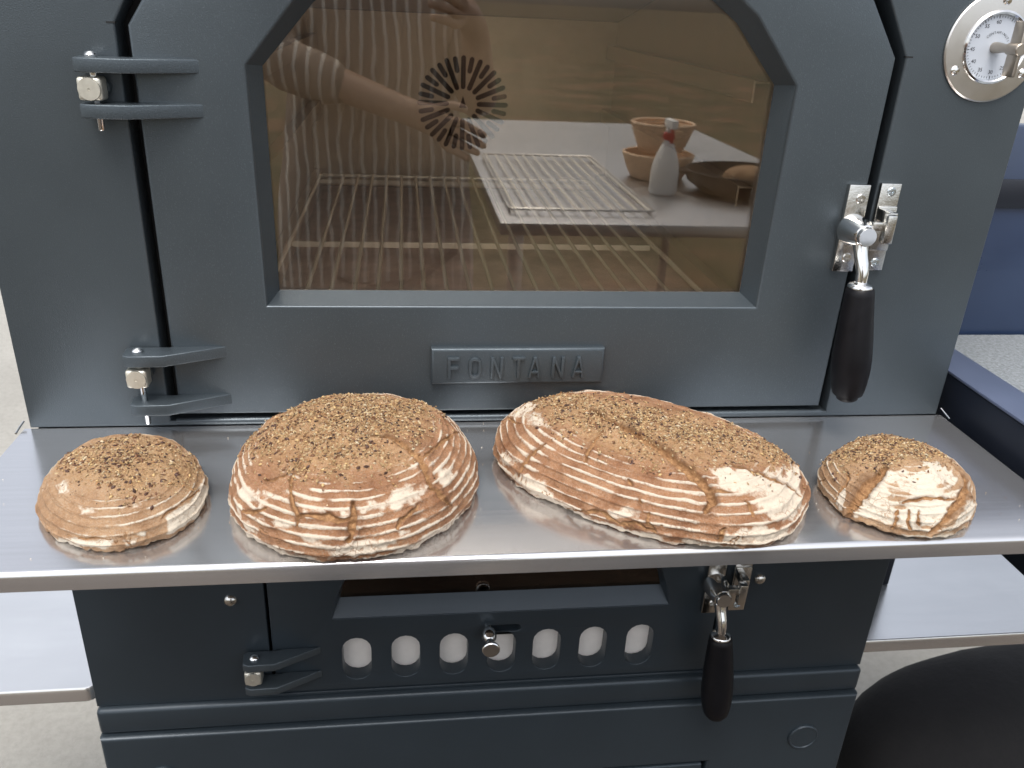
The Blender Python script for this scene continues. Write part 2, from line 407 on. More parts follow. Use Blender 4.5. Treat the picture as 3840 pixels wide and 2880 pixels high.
LOAF = {1: {'q': [-0.3781, -0.142, 0.0896, 0.0699, -1.1651, 0.0396, 2.0], 'cracks': [(0.0011, [(1.217, 0.7), (0.772, 0.612), (0.441, 0.59), (0.288, 0.638)]), (0.0008, [(5.463, 0.72), (5.712, 0.698), (5.982, 0.7)]), (0.0008, [(6.117, 0.692), (6.244, 0.852)])], 'seeds': [(4.198, 0.474), (3.77, 0.416), (3.203, 0.39), (2.662, 0.408), (1.977, 0.452), (1.614, 0.594), (1.261, 0.586), (0.942, 0.53), (0.493, 0.376), (6.139, 0.3), (5.144, 0.254), (4.533, 0.392)], 'flour': [[(0.327, 0.598), (0.772, 0.612), (1.108, 0.61), (1.274, 0.746), (1.034, 0.848), (0.842, 0.872), (0.484, 0.842), (0.319, 0.8)], [(5.445, 0.74), (5.982, 0.706), (5.917, 0.84), (5.581, 0.822)], [(6.113, 0.712), (6.27, 0.722), (6.231, 0.844), (6.117, 0.802)], [(0.0, 0.676), (0.122, 0.682), (0.065, 0.746)], [(6.257, 0.398), (0.214, 0.414), (0.161, 0.48), (6.253, 0.458)], [(5.489, 0.44), (5.677, 0.418), (5.812, 0.46), (5.563, 0.472)], [(4.747, 0.374), (4.839, 0.306), (5.205, 0.376), (4.944, 0.442)]]}, 2: {'q': [-0.1695, -0.1308, 0.1152, 0.1265, -0.1714, 0.0739, 2.0], 'cracks': [(0.0059, [(5.288, 0.14), (5.738, 0.216), (5.751, 0.292), (5.777, 0.376), (5.685, 0.448), (5.655, 0.534), (5.699, 0.62)]), (0.0025, [(4.263, 0.354), (4.193, 0.396), (4.093, 0.456), (3.988, 0.478)]), (0.0031, [(4.25, 0.386), (4.355, 0.472), (4.451, 0.536), (4.512, 0.58), (4.512, 0.64)]), (0.0041, [(4.512, 0.58), (4.673, 0.574), (4.83, 0.58), (4.922, 0.568)]), (0.0049, [(4.939, 0.5), (4.939, 0.576), (4.922, 0.65), (4.891, 0.716)]), (0.0025, [(5.502, 0.572), (5.441, 0.612), (5.315, 0.636), (5.271, 0.686)]), (0.0027, [(4.202, 0.604), (4.088, 0.666), (3.975, 0.692)]), (0.0027, [(5.834, 0.382), (6.174, 0.396), (0.201, 0.454), (0.441, 0.558)]), (0.0035, [(5.655, 0.534), (5.716, 0.636), (5.764, 0.696)])], 'seeds': [(3.076, 0.456), (2.758, 0.384), (2.291, 0.362), (1.854, 0.392), (1.196, 0.326), (0.864, 0.48), (0.506, 0.362), (0.052, 0.284), (5.973, 0.246), (5.603, 0.252), (5.742, 0.318), (5.48, 0.336), (5.092, 0.324), (4.699, 0.344), (4.302, 0.364), (3.792, 0.392), (3.46, 0.436), (3.015, 0.564)], 'flour': [[(4.979, 0.508), (5.232, 0.476), (5.507, 0.468), (5.62, 0.522), (5.581, 0.562), (5.301, 0.578), (4.983, 0.572)], [(3.87, 0.56), (4.167, 0.55), (4.15, 0.612), (3.992, 0.638), (3.805, 0.634)], [(4.503, 0.544), (4.891, 0.518), (4.891, 0.554), (4.538, 0.568)], [(4.891, 0.706), (5.267, 0.738), (5.24, 0.792), (4.974, 0.86), (4.739, 0.854), (4.769, 0.77)], [(5.249, 0.688), (5.397, 0.712), (5.389, 0.758), (5.267, 0.738)], [(4.477, 0.686), (4.739, 0.674), (4.695, 0.718), (4.494, 0.718)], [(5.847, 0.482), (6.048, 0.546), (5.86, 0.574), (5.729, 0.542)], [(5.428, 0.36), (5.655, 0.38), (5.629, 0.416), (5.406, 0.378)], [(4.097, 0.68), (4.49, 0.62), (4.481, 0.66), (4.272, 0.676)], [(3.818, 0.688), (4.023, 0.71), (4.167, 0.768), (4.084, 0.822), (3.914, 0.762)]]}, 3: {'q': [0.1168, -0.1234, 0.1589, 0.1073, -0.6383, 0.0632, 2.3686], 'cracks': [(0.008, [(3.251, 0.198), (3.766, 0.152), (4.302, 0.15), (4.869, 0.186), (5.157, 0.242), (5.227, 0.312), (5.319, 0.35), (5.389, 0.408), (5.419, 0.45), (5.402, 0.514), (5.328, 0.568)]), (0.0036, [(4.08, 0.462), (4.093, 0.542), (4.115, 0.628), (4.115, 0.76)]), (0.0024, [(4.224, 0.216), (4.333, 0.292), (4.411, 0.386), (4.459, 0.452)]), (0.0031, [(5.432, 0.434), (5.568, 0.468)]), (0.0035, [(5.847, 0.33), (6.034, 0.396), (6.144, 0.462), (6.266, 0.556), (0.004, 0.65)]), (0.0028, [(5.637, 0.518), (5.633, 0.604)]), (0.0025, [(4.987, 0.652), (4.992, 0.738), (5.031, 0.778)]), (0.0033, [(5.415, 0.698), (5.384, 0.78)]), (0.0025, [(4.49, 0.876), (4.686, 0.768), (4.835, 0.816), (4.931, 0.75), (5.04, 0.79)]), (0.002, [(4.813, 0.472), (4.848, 0.506)]), (0.0025, [(4.931, 0.548), (4.926, 0.602)]), (0.0026, [(3.469, 0.622), (3.403, 0.594), (3.652, 0.508)])], 'seeds': [(2.989, 0.524), (2.683, 0.526), (2.701, 0.276), (2.26, 0.168), (1.405, 0.144), (0.973, 0.25), (0.812, 0.4), (0.694, 0.568), (0.497, 0.564), (6.082, 0.354), (5.755, 0.282), (5.489, 0.3), (5.297, 0.242), (4.996, 0.32), (4.747, 0.31), (4.464, 0.298), (4.237, 0.274), (4.027, 0.33), (3.464, 0.388)], 'flour': [[(5.441, 0.31), (5.799, 0.314), (6.13, 0.418), (0.38, 0.518), (0.519, 0.624), (0.087, 0.608), (6.279, 0.73), (5.986, 0.736), (5.681, 0.654), (5.716, 0.526), (5.489, 0.414)], [(4.049, 0.856), (4.189, 0.692), (4.32, 0.7), (4.49, 0.876), (4.398, 0.914), (4.171, 0.9)], [(5.358, 0.728), (5.651, 0.662), (5.982, 0.794), (5.821, 0.86), (5.45, 0.816)], [(4.73, 0.73), (4.957, 0.65), (4.9, 0.734), (4.773, 0.766)], [(3.299, 0.61), (3.12, 0.564), (2.937, 0.52), (3.512, 0.386), (4.027, 0.33), (3.988, 0.402), (3.67, 0.464)], [(3.814, 0.686), (4.054, 0.654), (4.032, 0.788), (3.87, 0.788)], [(4.485, 0.916), (4.835, 0.84), (5.061, 0.84), (5.027, 0.922), (4.734, 0.92)]]}, 4: {'q': [0.3619, -0.1711, 0.0845, 0.0705, 0.8154, 0.0464, 2.0], 'cracks': [(0.0091, [(2.875, 0.246), (2.871, 0.364), (2.849, 0.48), (2.841, 0.594), (2.823, 0.706), (2.81, 0.872)]), (0.0062, [(5.24, 0.316), (4.97, 0.386), (4.913, 0.464), (4.643, 0.496), (4.368, 0.524), (4.132, 0.598), (3.962, 0.704), (3.818, 0.802)]), (0.0029, [(3.443, 0.498), (3.6, 0.458), (3.901, 0.45), (4.211, 0.494)]), (0.0024, [(3.665, 0.56), (3.643, 0.684), (3.687, 0.768)]), (0.002, [(3.521, 0.57), (3.526, 0.68), (3.569, 0.762)]), (0.002, [(3.416, 0.524), (3.377, 0.626), (3.386, 0.78)]), (0.0025, [(2.295, 0.454), (2.487, 0.488), (2.548, 0.64), (2.557, 0.77)]), (0.0021, [(4.581, 0.558), (4.865, 0.746)])], 'seeds': [(1.676, 0.624), (1.571, 0.52), (0.969, 0.446), (0.62, 0.424), (0.1, 0.394), (5.659, 0.312), (5.136, 0.266), (5.297, 0.22), (3.892, 0.088), (3.39, 0.16), (2.779, 0.216), (2.417, 0.308), (2.409, 0.436), (1.955, 0.532)], 'flour': [[(2.945, 0.262), (5.136, 0.266), (4.747, 0.418), (4.586, 0.48), (4.211, 0.494), (3.927, 0.688), (3.752, 0.798), (3.19, 0.756), (2.884, 0.834), (2.871, 0.582), (2.867, 0.392)], [(4.202, 0.638), (4.494, 0.558), (4.852, 0.754), (4.455, 0.776), (4.049, 0.796)], [(2.544, 0.816), (2.513, 0.526), (2.723, 0.792), (2.675, 0.914)]]}}

# ------------------------------------------------------------------ setting
def sheet(name, x0, x1, y0, y1, z, mat):
    me = bpy.data.meshes.new(name)
    me.from_pydata([(x0, y0, z), (x1, y0, z), (x1, y1, z), (x0, y1, z)], [], [(0, 1, 2, 3)])
    return tag(link(name, me, None, mat), kind='structure')
GZ = -1.0
sheet("ground", -900, 900, -900, 900, GZ, mat_ground())
sheet("lawn", -900, 900, -900, -3.3, GZ + .004, mat_lawn())
sheet("ground_shade", -3.5, 4.5, -3.3, .02, GZ + .004, mat_ground_shade())  # sheet added over the paving to keep the glass reflections dark

# ------------------------------------------------------------------ bread oven
oven = thing("bread_oven", "charcoal grey double-chamber bread oven with arched glass door above a firebox door", "oven")
def mirror(half):
    return half + [(-x, z) for x, z in reversed(half) if abs(x) > 1e-9]
hole = mirror([(.3715, .0065), (.3715, .398), (.3424, .448), (.283, .503), (.2, .545), (.105, .568), (0, .576)])
plate("front_frame", [[(-.514, .0), (.514, .0), (.514, .66), (-.514, .66)], hole], 0, .03, M_COAT, oven, .0022, 3)
for s in (-1, 1):
    box("relief_slit", min(s * .371, s * .3785), max(s * .371, s * .3785), -.0003, .004, .3975, .3988, M_DARK, oven)
# casing behind the front
bm = bmesh.new()
add_box(bm, -.514, -.509, .031, .86, -.393, .66); add_box(bm, .509, .514, .031, .86, -.393, .66)
add_box(bm, -.508, .508, .855, .86, -.393, .66); add_box(bm, -.508, .508, .031, .854, .655, .66)
from_bm("casing", bm, M_COAT, oven)
win_o = mirror([(.261, .137), (.2625, .3675), (.212, .428), (.165, .462), (.10, .489), (0, .503)])
win_i = mirror([(.252, .1447), (.2524, .365), (.2028, .4215), (.158, .452), (.096, .479), (0, .493)])
plate("dark_gap_backing", [[(-.50, .001), (.50, .001), (.50, .65), (-.50, .65)], [(x * 1.02, z + (.004 if z > .2 else -.006)) for x, z in win_i]], .034, .006, M_DARK, oven)  # black backing plate added so the gap round the door reads dark
# bottom bead under the door
tube("sill_bead", [(-.366, .0035, .0042), (.366, .0035, .0042)], .0042, M_COAT, oven, 12)

# chamber
CX0, CX1, CYB, CZ0, CZ1 = -.285, .262, .76, .105, .405
bm = bmesh.new()
for x in (CX0 - .004, CX1):
    a = [bm.verts.new((x + d, y, z)) for d in (0, .004) for y, z in ((.041, CZ0), (CYB, CZ0), (CYB, CZ1), (.041, CZ1 + .12))]
    for f in ((0, 1, 2, 3), (4, 7, 6, 5), (0, 4, 5, 1), (1, 5, 6, 2), (2, 6, 7, 3), (3, 7, 4, 0)):
        bm.faces.new([a[i] for i in f])
a = [bm.verts.new((x, y, z + d)) for d in (0.001, .005) for x, y, z in ((CX0, .041, CZ1 + .12), (CX1, .041, CZ1 + .12), (CX1, CYB, CZ1), (CX0, CYB, CZ1))]
for f in ((3, 2, 1, 0), (4, 5, 6, 7), (0, 1, 5, 4), (1, 2, 6, 5), (2, 3, 7, 6), (3, 0, 4, 7)):
    bm.faces.new([a[i] for i in f])
from_bm("chamber_wall", bm, M_CHAMB, oven)
fx, fz = -.0135, .257
slots = []
for k in range(32):
    a = 2 * PI * k / 32 + PI / 2
    r0, r1 = (.025, .083) if k % 2 == 0 else (.053, .082)
    st = stadium(0, (r0 + r1) / 2, .0088, r1 - r0, 4)
    ca, sa = math.cos(a - PI / 2), math.sin(a - PI / 2)
    slots.append([(fx + x * ca - z * sa, fz + x * sa + z * ca) for x, z in st])
slots.append([(fx - .007, fz - .007), (fx + .007, fz - .007), (fx, fz + .014)])
plate("back_panel", [[(CX0, CZ0), (CX1, CZ0), (CX1, CZ1), (CX0, CZ1)]] + slots, CYB, .002, M_CHAMB, oven)
box("fan_housing", CX0, CX1, CYB + .02, CYB + .06, CZ0, CZ1, M_DARK, oven)
box("chamber_floor", CX0 - .004, CX1 + .004, .041, CYB, CZ0 - .02, CZ0 - .0005, M_FLOORT, oven, .001)
for z in (.1355, .256, .366):
    for x0, x1 in ((CX0 + .0005, CX0 + .017), (CX1 - .017, CX1 - .0005)):
        bm = bmesh.new()
        add_box(bm, x0, x1, .06, CYB - .006, z - .0025, z, .0006, 1)
        xi = x1 if x0 < -.1 else x0
        add_box(bm, xi - .0012, xi + .0012, .06, CYB - .006, z - .022, z + .001, .0005, 1)
        from_bm("rack_rail", bm, M_CHAMB, oven)

# ---- upper door
door_o = mirror([(.3607, .0142), (.3607, .3965), (.3262, .447), (.27, .495), (.19, .535), (.10, .557), (0, .565)])
door = plate("door", [door_o, win_o], -.001, .026, M_COAT, oven, .0028, 3)
bm = bmesh.new()
loops = []
for L, y in ((win_o, .0022), (win_i, .028)):
    loops.append([bm.verts.new((x, y, z)) for x, z in L])
n = len(win_o)
for k in range(n):
    bm.faces.new((loops[0][k], loops[0][(k + 1) % n], loops[1][(k + 1) % n], loops[1][k]))
from_bm("window_surround", bm, M_COAT, door, 20)
plate("glass_pane", [[(x * 1.006, z + (.0012 if z > .2 else -.0012)) for x, z in win_i]], .0282, .004, M_GLASS, door)
# name plate with raised letters
plate("name_plate", [[(-.0948, .0505), (.0943, .0505), (.0943, .0922), (-.0948, .0922)]], -.0092, .0095, M_COATD, door, .0034, 2)
LW, LH, ST = .0135, .0242, .0033
def glyph(ch):
    w, h, s = LW, LH, ST
    if ch == 'F':
        return [[(0, 0), (s, 0), (s, h * .44), (w * .86, h * .44), (w * .86, h * .44 + s), (s, h * .44 + s), (s, h - s), (w * .92, h - s), (w * .92, h), (0, h)]]
    if ch == 'O':
        return [stadium(w / 2, h / 2, w, h, 8), stadium(w / 2, h / 2, w - 2 * s, h - 2 * s, 8)]
    if ch == 'N':
        return [[(0, 0), (s, 0), (s, h * .70), (w - s, 0), (w, 0), (w, h), (w - s, h), (w - s, h * .30), (s, h), (0, h)]]
    if ch == 'T':
        return [[(w / 2 - s / 2, 0), (w / 2 + s / 2, 0), (w / 2 + s / 2, h - s), (w, h - s), (w, h), (0, h), (0, h - s), (w / 2 - s / 2, h - s)]]
    if ch == 'A':
        return [[(0, 0), (s * 1.05, 0), (w * .5 - w * .5 * .52, h * .22), (w * .5 + w * .5 * .52, h * .22), (w - s * 1.05, 0), (w, 0), (w / 2 + s * .5, h), (w / 2 - s * .5, h)],
                [(w * .5 - w * .25, h * .22 + s * .8), (w * .5 + w * .25, h * .22 + s * .8), (w / 2, h * .78)]]
for ch, cx in zip("FONTANA", (-.0703, -.0477, -.0240, -.0004, .0172, .0428, .0655)):
    plate("letter", [[(cx - LW / 2 + x, .0588 + z) for x, z in L] for L in glyph(ch)], -.0128, .004, M_COATD, door, .0006, 1)

# ---- hinges
def hinge(par, px, tipx, arms, th, nutz, pin, headz):
    """px: pivot x, tipx: x where the wedge runs into the door"""
    pts = [(tipx, -.0006), (px + .028, -.0272), (px - .004, -.028), (px - .0105, -.0245), (px - .012, -.0065), (px - .008, -.0025), (px + .030, -.0025), (px + .034, -.0006)]
    for z in arms:
        me = plate_mesh("hinge_arm", [pts], th, .0012, 2)
        # plan outline (x,y) stands in X-Z of the helper: lay it flat
        me.transform(Matrix(((1, 0, 0, 0), (0, 0, 1, 0), (0, -1, 0, z + th), (0, 0, 0, 1))))
        smooth(me, 35)
        link("hinge_arm", me, par, M_COATD)
    nb = bmesh.new()
    add_box(nb, px - .0103, px + .0103, -.0262, -.008, nutz - .010, nutz + .010, .003, 3)
    add_lathe(nb, [(.0, .0012), (.0008, .0012), (.0012, .0022), (.0093, .0022), (.0098, .0012), (.0098, 0)], 24, axis((px, -.0248, nutz), (0, -1, 0)))
    from_bm("hinge_nut", nb, M_NUT, oven, 30)
    tube("hinge_stem", [(px + .003, -.0082, nutz), (px + .003, .0005, nutz)], .0085, M_COATD, oven, 16)
    pb = bmesh.new()
    add_lathe(pb, [(0, pin[0]), (.0024, pin[0]), (.003, pin[0] + .0008), (.003, pin[1])], 14, Matrix.Translation((px + .002, -.0155, 0)))
    add_lathe(pb, [(.0055, headz - .0005), (.0058, headz + .0018), (.0045, headz + .0038), (.002, headz + .0048), (0, headz + .005)], 20, Matrix.Translation((px + .002, -.0155, 0)))
    from_bm("hinge_pin", pb, M_CHROME, oven)
hinge(door, -.3925, -.303, (.3582, .3198), .0122, .3445, (.3085, .359), .3705)
hinge(door, -.3915, -.305, (.0806, .0262), .0122, .0665, (.0115, .082), .0928)

# ---- latch
def screw(par, p, r, mat):
    b = bmesh.new()
    add_lathe(b, [(r, .0), (r, .0006), (r * .86, .0013), (r * .5, .0016), (r * .28, .0016), (r * .24, .0006), (0, .0006)], 22, axis(p, (0, -1, 0)))
    for a in range(4):
        M = Matrix.Translation(p) @ Matrix.Rotation(a * PI / 4 + .3, 4, 'Y')
        add_box(b, r * .40, r * .72, -.0021, -.0012, -.0003, .0003, 0, 1, M)
    from_bm("screw", b, mat, par, 30)
def latch(dr, ox, oz):
    def X(x): return x + ox
    def Zz(z): return z + oz
    box("latch_plate", X(.3375), X(.3608), -.0075, -.0012, Zz(.1805), Zz(.2738), M_CAST, dr, .0009)
    screw(dr, (X(.3520), -.0075, Zz(.2595)), .0052, M_CAST)
    screw(dr, (X(.3508), -.0075, Zz(.1960)), .0052, M_CAST)
    c = (X(.3495), -.0072, Zz(.2270))
    lathe("latch_boss", [(.0165, 0), (.0162, .006), (.0148, .016), (.0125, .026), (.0115, .029), (.0103, .0295), (.0100, .0335), (.0092, .0348), (0, .0348)], c, (0, -1, 0), M_CHROME, dr, 36)
    pts = [(X(.3495), -.030, Zz(.2225)), (X(.3495), -.0325, Zz(.213)), (X(.3497), -.036, Zz(.2055)), (X(.3502), -.041, Zz(.198)), (X(.3507), -.0445, Zz(.190)), (X(.3508), -.0455, Zz(.1795))]
    b = bmesh.new()
    add_tube(b, pts, [.0085, .0078, .0072, .0068, .0064, .0060], 18)
    add_lathe(b, [(.006, .002), (.0078, .0005), (.0112, -.0006), (.0128, -.0025), (.0128, -.0045), (.0115, -.006)], 26, axis((X(.3509), -.0456, Zz(.1795)), (-.003, .004, 1)))
    from_bm("handle_lever", b, M_CHROME, dr, 40)
    p0, p1 = Vector((X(.3510), -.0458, Zz(.1752))), Vector((X(.3595), -.055, Zz(.0505)))
    prof = [(0, 0), (.0120, 0), (.0142, .002), (.0150, .008), (.0168, .030), (.0192, .056), (.0206, .078), (.0202, .092), (.0186, .106), (.0168, .116), (.0155, .1195), (.0118, .1205), (.0112, .1250), (.0095, .1265), (0, .1268)]
    if oz < -.1:
        prof = [(0, 0), (.0120, 0), (.0142, .002), (.0152, .008), (.0172, .030), (.0194, .056), (.0203, .078), (.0200, .094), (.0188, .108), (.0160, .120), (.0115, .1265), (0, .1290)]
    lathe("handle_grip", prof, p0, p1 - p0, M_GRIP, dr, 32, 50)
    box("latch_bar", X(.3545), X(.3735), -.0375, -.0285, Zz(.2325), Zz(.2415), M_CAST, dr, .0008)
    # keeper on the frame
    k = box("keeper_plate", X(.3732), X(.3958), -.0058, -.0008, Zz(.1815), Zz(.2755), M_CAST, oven, .0009)
    screw(k, (X(.3856), -.0058, Zz(.2672)), .0048, M_ZINC)
    screw(k, (X(.3852), -.0058, Zz(.1905)), .0048, M_ZINC)
    b = bmesh.new()
    add_box(b, X(.3736), X(.3825), -.0325, -.0055, Zz(.2385), Zz(.2505), .001)
    add_box(b, X(.3668), X(.3772), -.0420, -.0325, Zz(.2200), Zz(.2500), .0016)
    add_box(b, X(.3740), X(.3950), -.0085, -.0055, Zz(.2045), Zz(.2520), .0008)
    from_bm("keeper_hook", b, M_CAST, k)
latch(door, 0, 0)

# ---- minute timer
tc = Vector((.4605, 0, .4105))
lathe_prof = [(.0325, .0042), (.044, .0034), (.0505, .0028), (.0518, .0016), (.0518, 0)]
timer = lathe("minute_timer", lathe_prof, tc + Vector((0, -.0004, 0)), (0, -1, 0), M_BEZEL, oven, 56)
lathe("bezel", [(.0300, .0030), (.0306, .0056), (.0322, .0068), (.0340, .0058), (.0350, .0034)], tc, (0, -1, 0), M_CHROME, timer, 56)
lathe("dial", [(0, .0028), (.0305, .0028)], tc, (0, -1, 0), M_DIAL, timer, 48)
for a in (212, 328, 90):
    p = tc + Vector((.043 * math.cos(math.radians(a)), -.003, .043 * math.sin(math.radians(a))))
    b = bmesh.new()
    add_lathe(b, [(.0048, 0), (.0046, .0014), (.0036, .0024), (.0016, .0029), (0, .003)], 20, axis(p, (0, -1, 0)))
    add_box(b, -.0030, .0030, -.0034, -.0027, -.0004, .0004, 0, 1, Matrix.Translation(p) @ Matrix.Rotation(-.6, 4, 'Y'))
    from_bm("screw", b, M_CHROME, timer, 30)
pr = bmesh.new()
def print_text(txt, size, cx, cz, rot):
    cu = bpy.data.curves.new("t", 'FONT'); cu.body = txt; cu.size = size; cu.align_x = 'CENTER'; cu.align_y = 'CENTER'; cu.resolution_u = 3
    ob = bpy.data.objects.new("t", cu); COL.objects.link(ob)
    me = bpy.data.meshes.new_from_object(ob.evaluated_get(bpy.context.evaluated_depsgraph_get()))
    bpy.data.objects.remove(ob); bpy.data.curves.remove(cu)
    me.transform(Matrix.Translation((cx, tc.y - .0031, cz)) @ Matrix.Rotation(rot, 4, 'Y') @ Matrix.Rotation(PI / 2, 4, 'X'))
    pr.from_mesh(me); bpy.data.meshes.remove(me)
def dial_pos(n, r):
    a = math.radians((n - 60) * 6 - 6)
    return tc.x + r * math.sin(a), tc.z + r * math.cos(a), a
for n in range(25, 65, 5):
    x, z, a = dial_pos(n, .0232)
    print_text(str(n), .0050, x, z, 0)
for i, ch in enumerate("CONTAMINUTI"):
    a = math.radians(-48 + i * 11)
    print_text(ch, .0033, tc.x + .0138 * math.sin(a), tc.z + .0138 * math.cos(a), a)
for n in range(60):
    x, z, a = dial_pos(n, .0280)
    w, h = (.0003, .0014) if n % 5 == 0 else (.00016, .0009)
    add_box(pr, -w, w, -.0001, .0001, -h, h, 0, 1, Matrix.Translation((x, tc.y - .0030, z)) @ Matrix.Rotation(a, 4, 'Y'))
from_bm("dial_print", pr, M_INK, timer)
kb = bmesh.new()
add_lathe(kb, [(.0052, .002), (.0050, .010), (.0040, .018), (.0040, .026)], 20, axis(tc, (0, -1, 0)))
add_box(kb, -.0021, .0021, -.042, -.026, -.025, .025, .0012, 2, Matrix.Translation(tc))
add_lathe(kb, [(.0058, .026), (.0058, .0422), (.0050, .0430), (0, .0430)], 22, axis(tc, (0, -1, 0)))
from_bm("timer_knob", kb, M_KNOB, timer, 30)

# ---- steel shelf in front of the door
def profile_x(name, prof, x0, x1, mat, parent):
    """open (y,z) profile swept along x, solidified 1.5 mm"""
    bm = bmesh.new()
    a = [bm.verts.new((x0, y, z)) for y, z in prof]; b = [bm.verts.new((x1, y, z)) for y, z in prof]
    for k in range(len(prof) - 1):
        bm.faces.new((a[k], a[k + 1], b[k + 1], b[k]))
    return bm
prof = [(-.0006, -.0016), (-.0006, 0), (-.20, 0), (-.2455, 0)]
for k in range(7):
    a = k / 6 * PI / 2
    prof.append((-.2455 - .005 * math.sin(a), -.005 + .005 * math.cos(a)))
prof += [(-.2505, -.0178), (-.2488, -.0178), (-.2488, -.006), (-.2455, -.0018), (-.0006, -.0016)]
bm = profile_x("front_shelf", prof, -.519, .519, M_STEEL, oven)
es = [e for e in bm.edges if e.is_boundary]
bmesh.ops.holes_fill(bm, edges=es)
bmesh.ops.remove_doubles(bm, verts=bm.verts, dist=1e-6)
from_bm("front_shelf", bm, M_STEEL, oven, 25)
for s in (-1, 1):
    tube("shelf_clip", [(s * .5205, .004, .0065), (s * .5225, -.004, .003), (s * .5228, -.013, .0008)], .0011, M_CHROME, oven, 8)

# ---- firebox front and door
fh = [(-.2928, -.3888), (.2848, -.3888), (.2848, -.04), (-.2928, -.04)]
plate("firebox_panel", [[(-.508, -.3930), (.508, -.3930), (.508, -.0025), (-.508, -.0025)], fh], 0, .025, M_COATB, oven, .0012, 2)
for s in (-1, 1):
    lathe("rivet", [(.0082, 0), (.0078, .002), (.0062, .0042), (.0035, .0056), (0, .006)], (s * .332, 0, -.2355), (0, -1, 0), M_CAST, oven, 26)
box("firebox_wall", -.42, .42, .33, .34, -.39, -.01, M_FIREIN, oven)
box("firebox_floor", -.42, .42, .045, .33, -.389, -.379, M_FIREIN, oven)
fo = mirror([(.2145, -.2715), (.208, -.240), (.1985, -.2155), (.165, -.165), (.11, -.125), (0, -.108)])
fi = mirror([(.2055, -.2520), (.2005, -.232), (.192, -.210), (.159, -.168), (.106, -.132), (0, -.116)])
vents = [stadium(x, -.3368, .0362, .0672, 8) for x in (-.1862, -.1247, -.0632, -.0016, .0577, .1192, .1822)]
vents.append(stadium(0, -.298, .044, .0105, 6))
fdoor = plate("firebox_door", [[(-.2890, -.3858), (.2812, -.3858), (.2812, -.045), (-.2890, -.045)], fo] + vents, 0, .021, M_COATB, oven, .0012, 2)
bm = bmesh.new()
loops = [[bm.verts.new((x, y, z)) for x, z in L] for L, y in ((fo, .0015), (fi, .0175))]
n = len(fo)
for k in range(n):
    bm.faces.new((loops[0][k], loops[0][(k + 1) % n], loops[1][(k + 1) % n], loops[1][k]))
from_bm("window_surround", bm, M_COATB, fdoor, 20)
plate("glass_pane", [[(x * 1.02, z + (-.008 if z < -.24 else .003)) for x, z in fi]], .0178, .003, M_GLASSB, fdoor)
box("vent_board", -.212, .212, .0226, .030, -.380, -.282, M_CERAM, fdoor)
kb = bmesh.new()
add_lathe(kb, [(.0040, -.002), (.0045, .004), (.0085, .007), (.0100, .013), (.0085, .019), (.0045, .023), (.0045, .031), (.0095, .034), (.0112, .037), (.0112, .0395), (.0102, .0405), (0, .0405)], 28, axis((-.0203, 0, -.2970), (0, -1, 0)))
from_bm("air_slide_knob", kb, M_CHROME, fdoor, 35)
hinge(fdoor, -.3105, -.2305, (-.3245, -.3625), .0110, -.3375, (-.366, -.3245), -.3136)
latch(fdoor, -.0800, -.4625)

# ------------------------------------------------------------------ trolley
tro = thing("oven_trolley", "dark charcoal steel trolley under the oven with bright folded edges and two steel side shelves", "trolley", (0, 0, GZ))
def lp(x0, x1, y0, y1, z0, z1, name, mat, bev=.0012, par=None):
    return box(name, x0, x1, y0, y1, z0 - GZ, z1 - GZ, mat, par or tro, bev, 3)
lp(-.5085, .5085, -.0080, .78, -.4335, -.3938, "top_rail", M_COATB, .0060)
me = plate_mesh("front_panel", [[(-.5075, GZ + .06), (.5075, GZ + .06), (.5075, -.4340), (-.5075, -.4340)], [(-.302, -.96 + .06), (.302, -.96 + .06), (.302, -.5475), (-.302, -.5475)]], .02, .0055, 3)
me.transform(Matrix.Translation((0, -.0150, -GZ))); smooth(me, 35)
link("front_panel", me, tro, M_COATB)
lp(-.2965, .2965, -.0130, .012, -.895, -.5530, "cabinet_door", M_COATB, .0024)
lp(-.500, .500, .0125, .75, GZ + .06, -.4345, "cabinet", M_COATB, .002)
for s in (-1, 1):
    b = bmesh.new()
    add_lathe(b, [(.0222, 0), (.0222, .0022), (.0208, .0036), (.0195, .0034), (.0186, .0024), (.010, .0026), (0, .0028)], 36, axis((s * .4385, -.0150, -.5080 - GZ), (0, -1, 0)))
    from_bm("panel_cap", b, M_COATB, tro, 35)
    lp(s * .46 - .02, s * .46 + .02, .05, .09, GZ, GZ + .062, "leg", M_DARK, .004)
    lp(s * .46 - .02, s * .46 + .02, .65, .69, GZ, GZ + .062, "leg", M_DARK, .004)
# side shelves: pressed steel trays with a rolled rim
def tray(x0, x1, y0, y1, z):
    bm = bmesh.new()
    r = .015
    def loop(ins, zz):
        L = []
        for cx, cy, a0 in ((x1 - r, y1 - r, 0), (x0 + r, y1 - r, PI / 2), (x0 + r, y0 + r, PI), (x1 - r, y0 + r, 1.5 * PI)):
            rr = r - ins
            for k in range(6):
                a = a0 + k / 5 * PI / 2
                L.append(bm.verts.new((cx + rr * math.cos(a), cy + rr * math.sin(a), zz - GZ)))
        return L
    Ls = [loop(.0048, z), loop(.0040, z + .0022), loop(.0028, z + .0034), loop(.0014, z + .0030), loop(.0004, z + .0012), loop(0, z - .002), loop(0, z - .017), loop(.0012, z - .017)]
    bm.faces.new(Ls[0])
    for a, b in zip(Ls, Ls[1:]):
        m = len(a)
        for k in range(m):
            bm.faces.new((a[k], a[(k + 1) % m], b[(k + 1) % m], b[k]))
    return from_bm("side_shelf", bm, M_TRAY, tro, 30)
tray(-1.02, -.5145, .020, .25, -.3855)
tray(.5105, 1.02, .030, .25, -.3830)
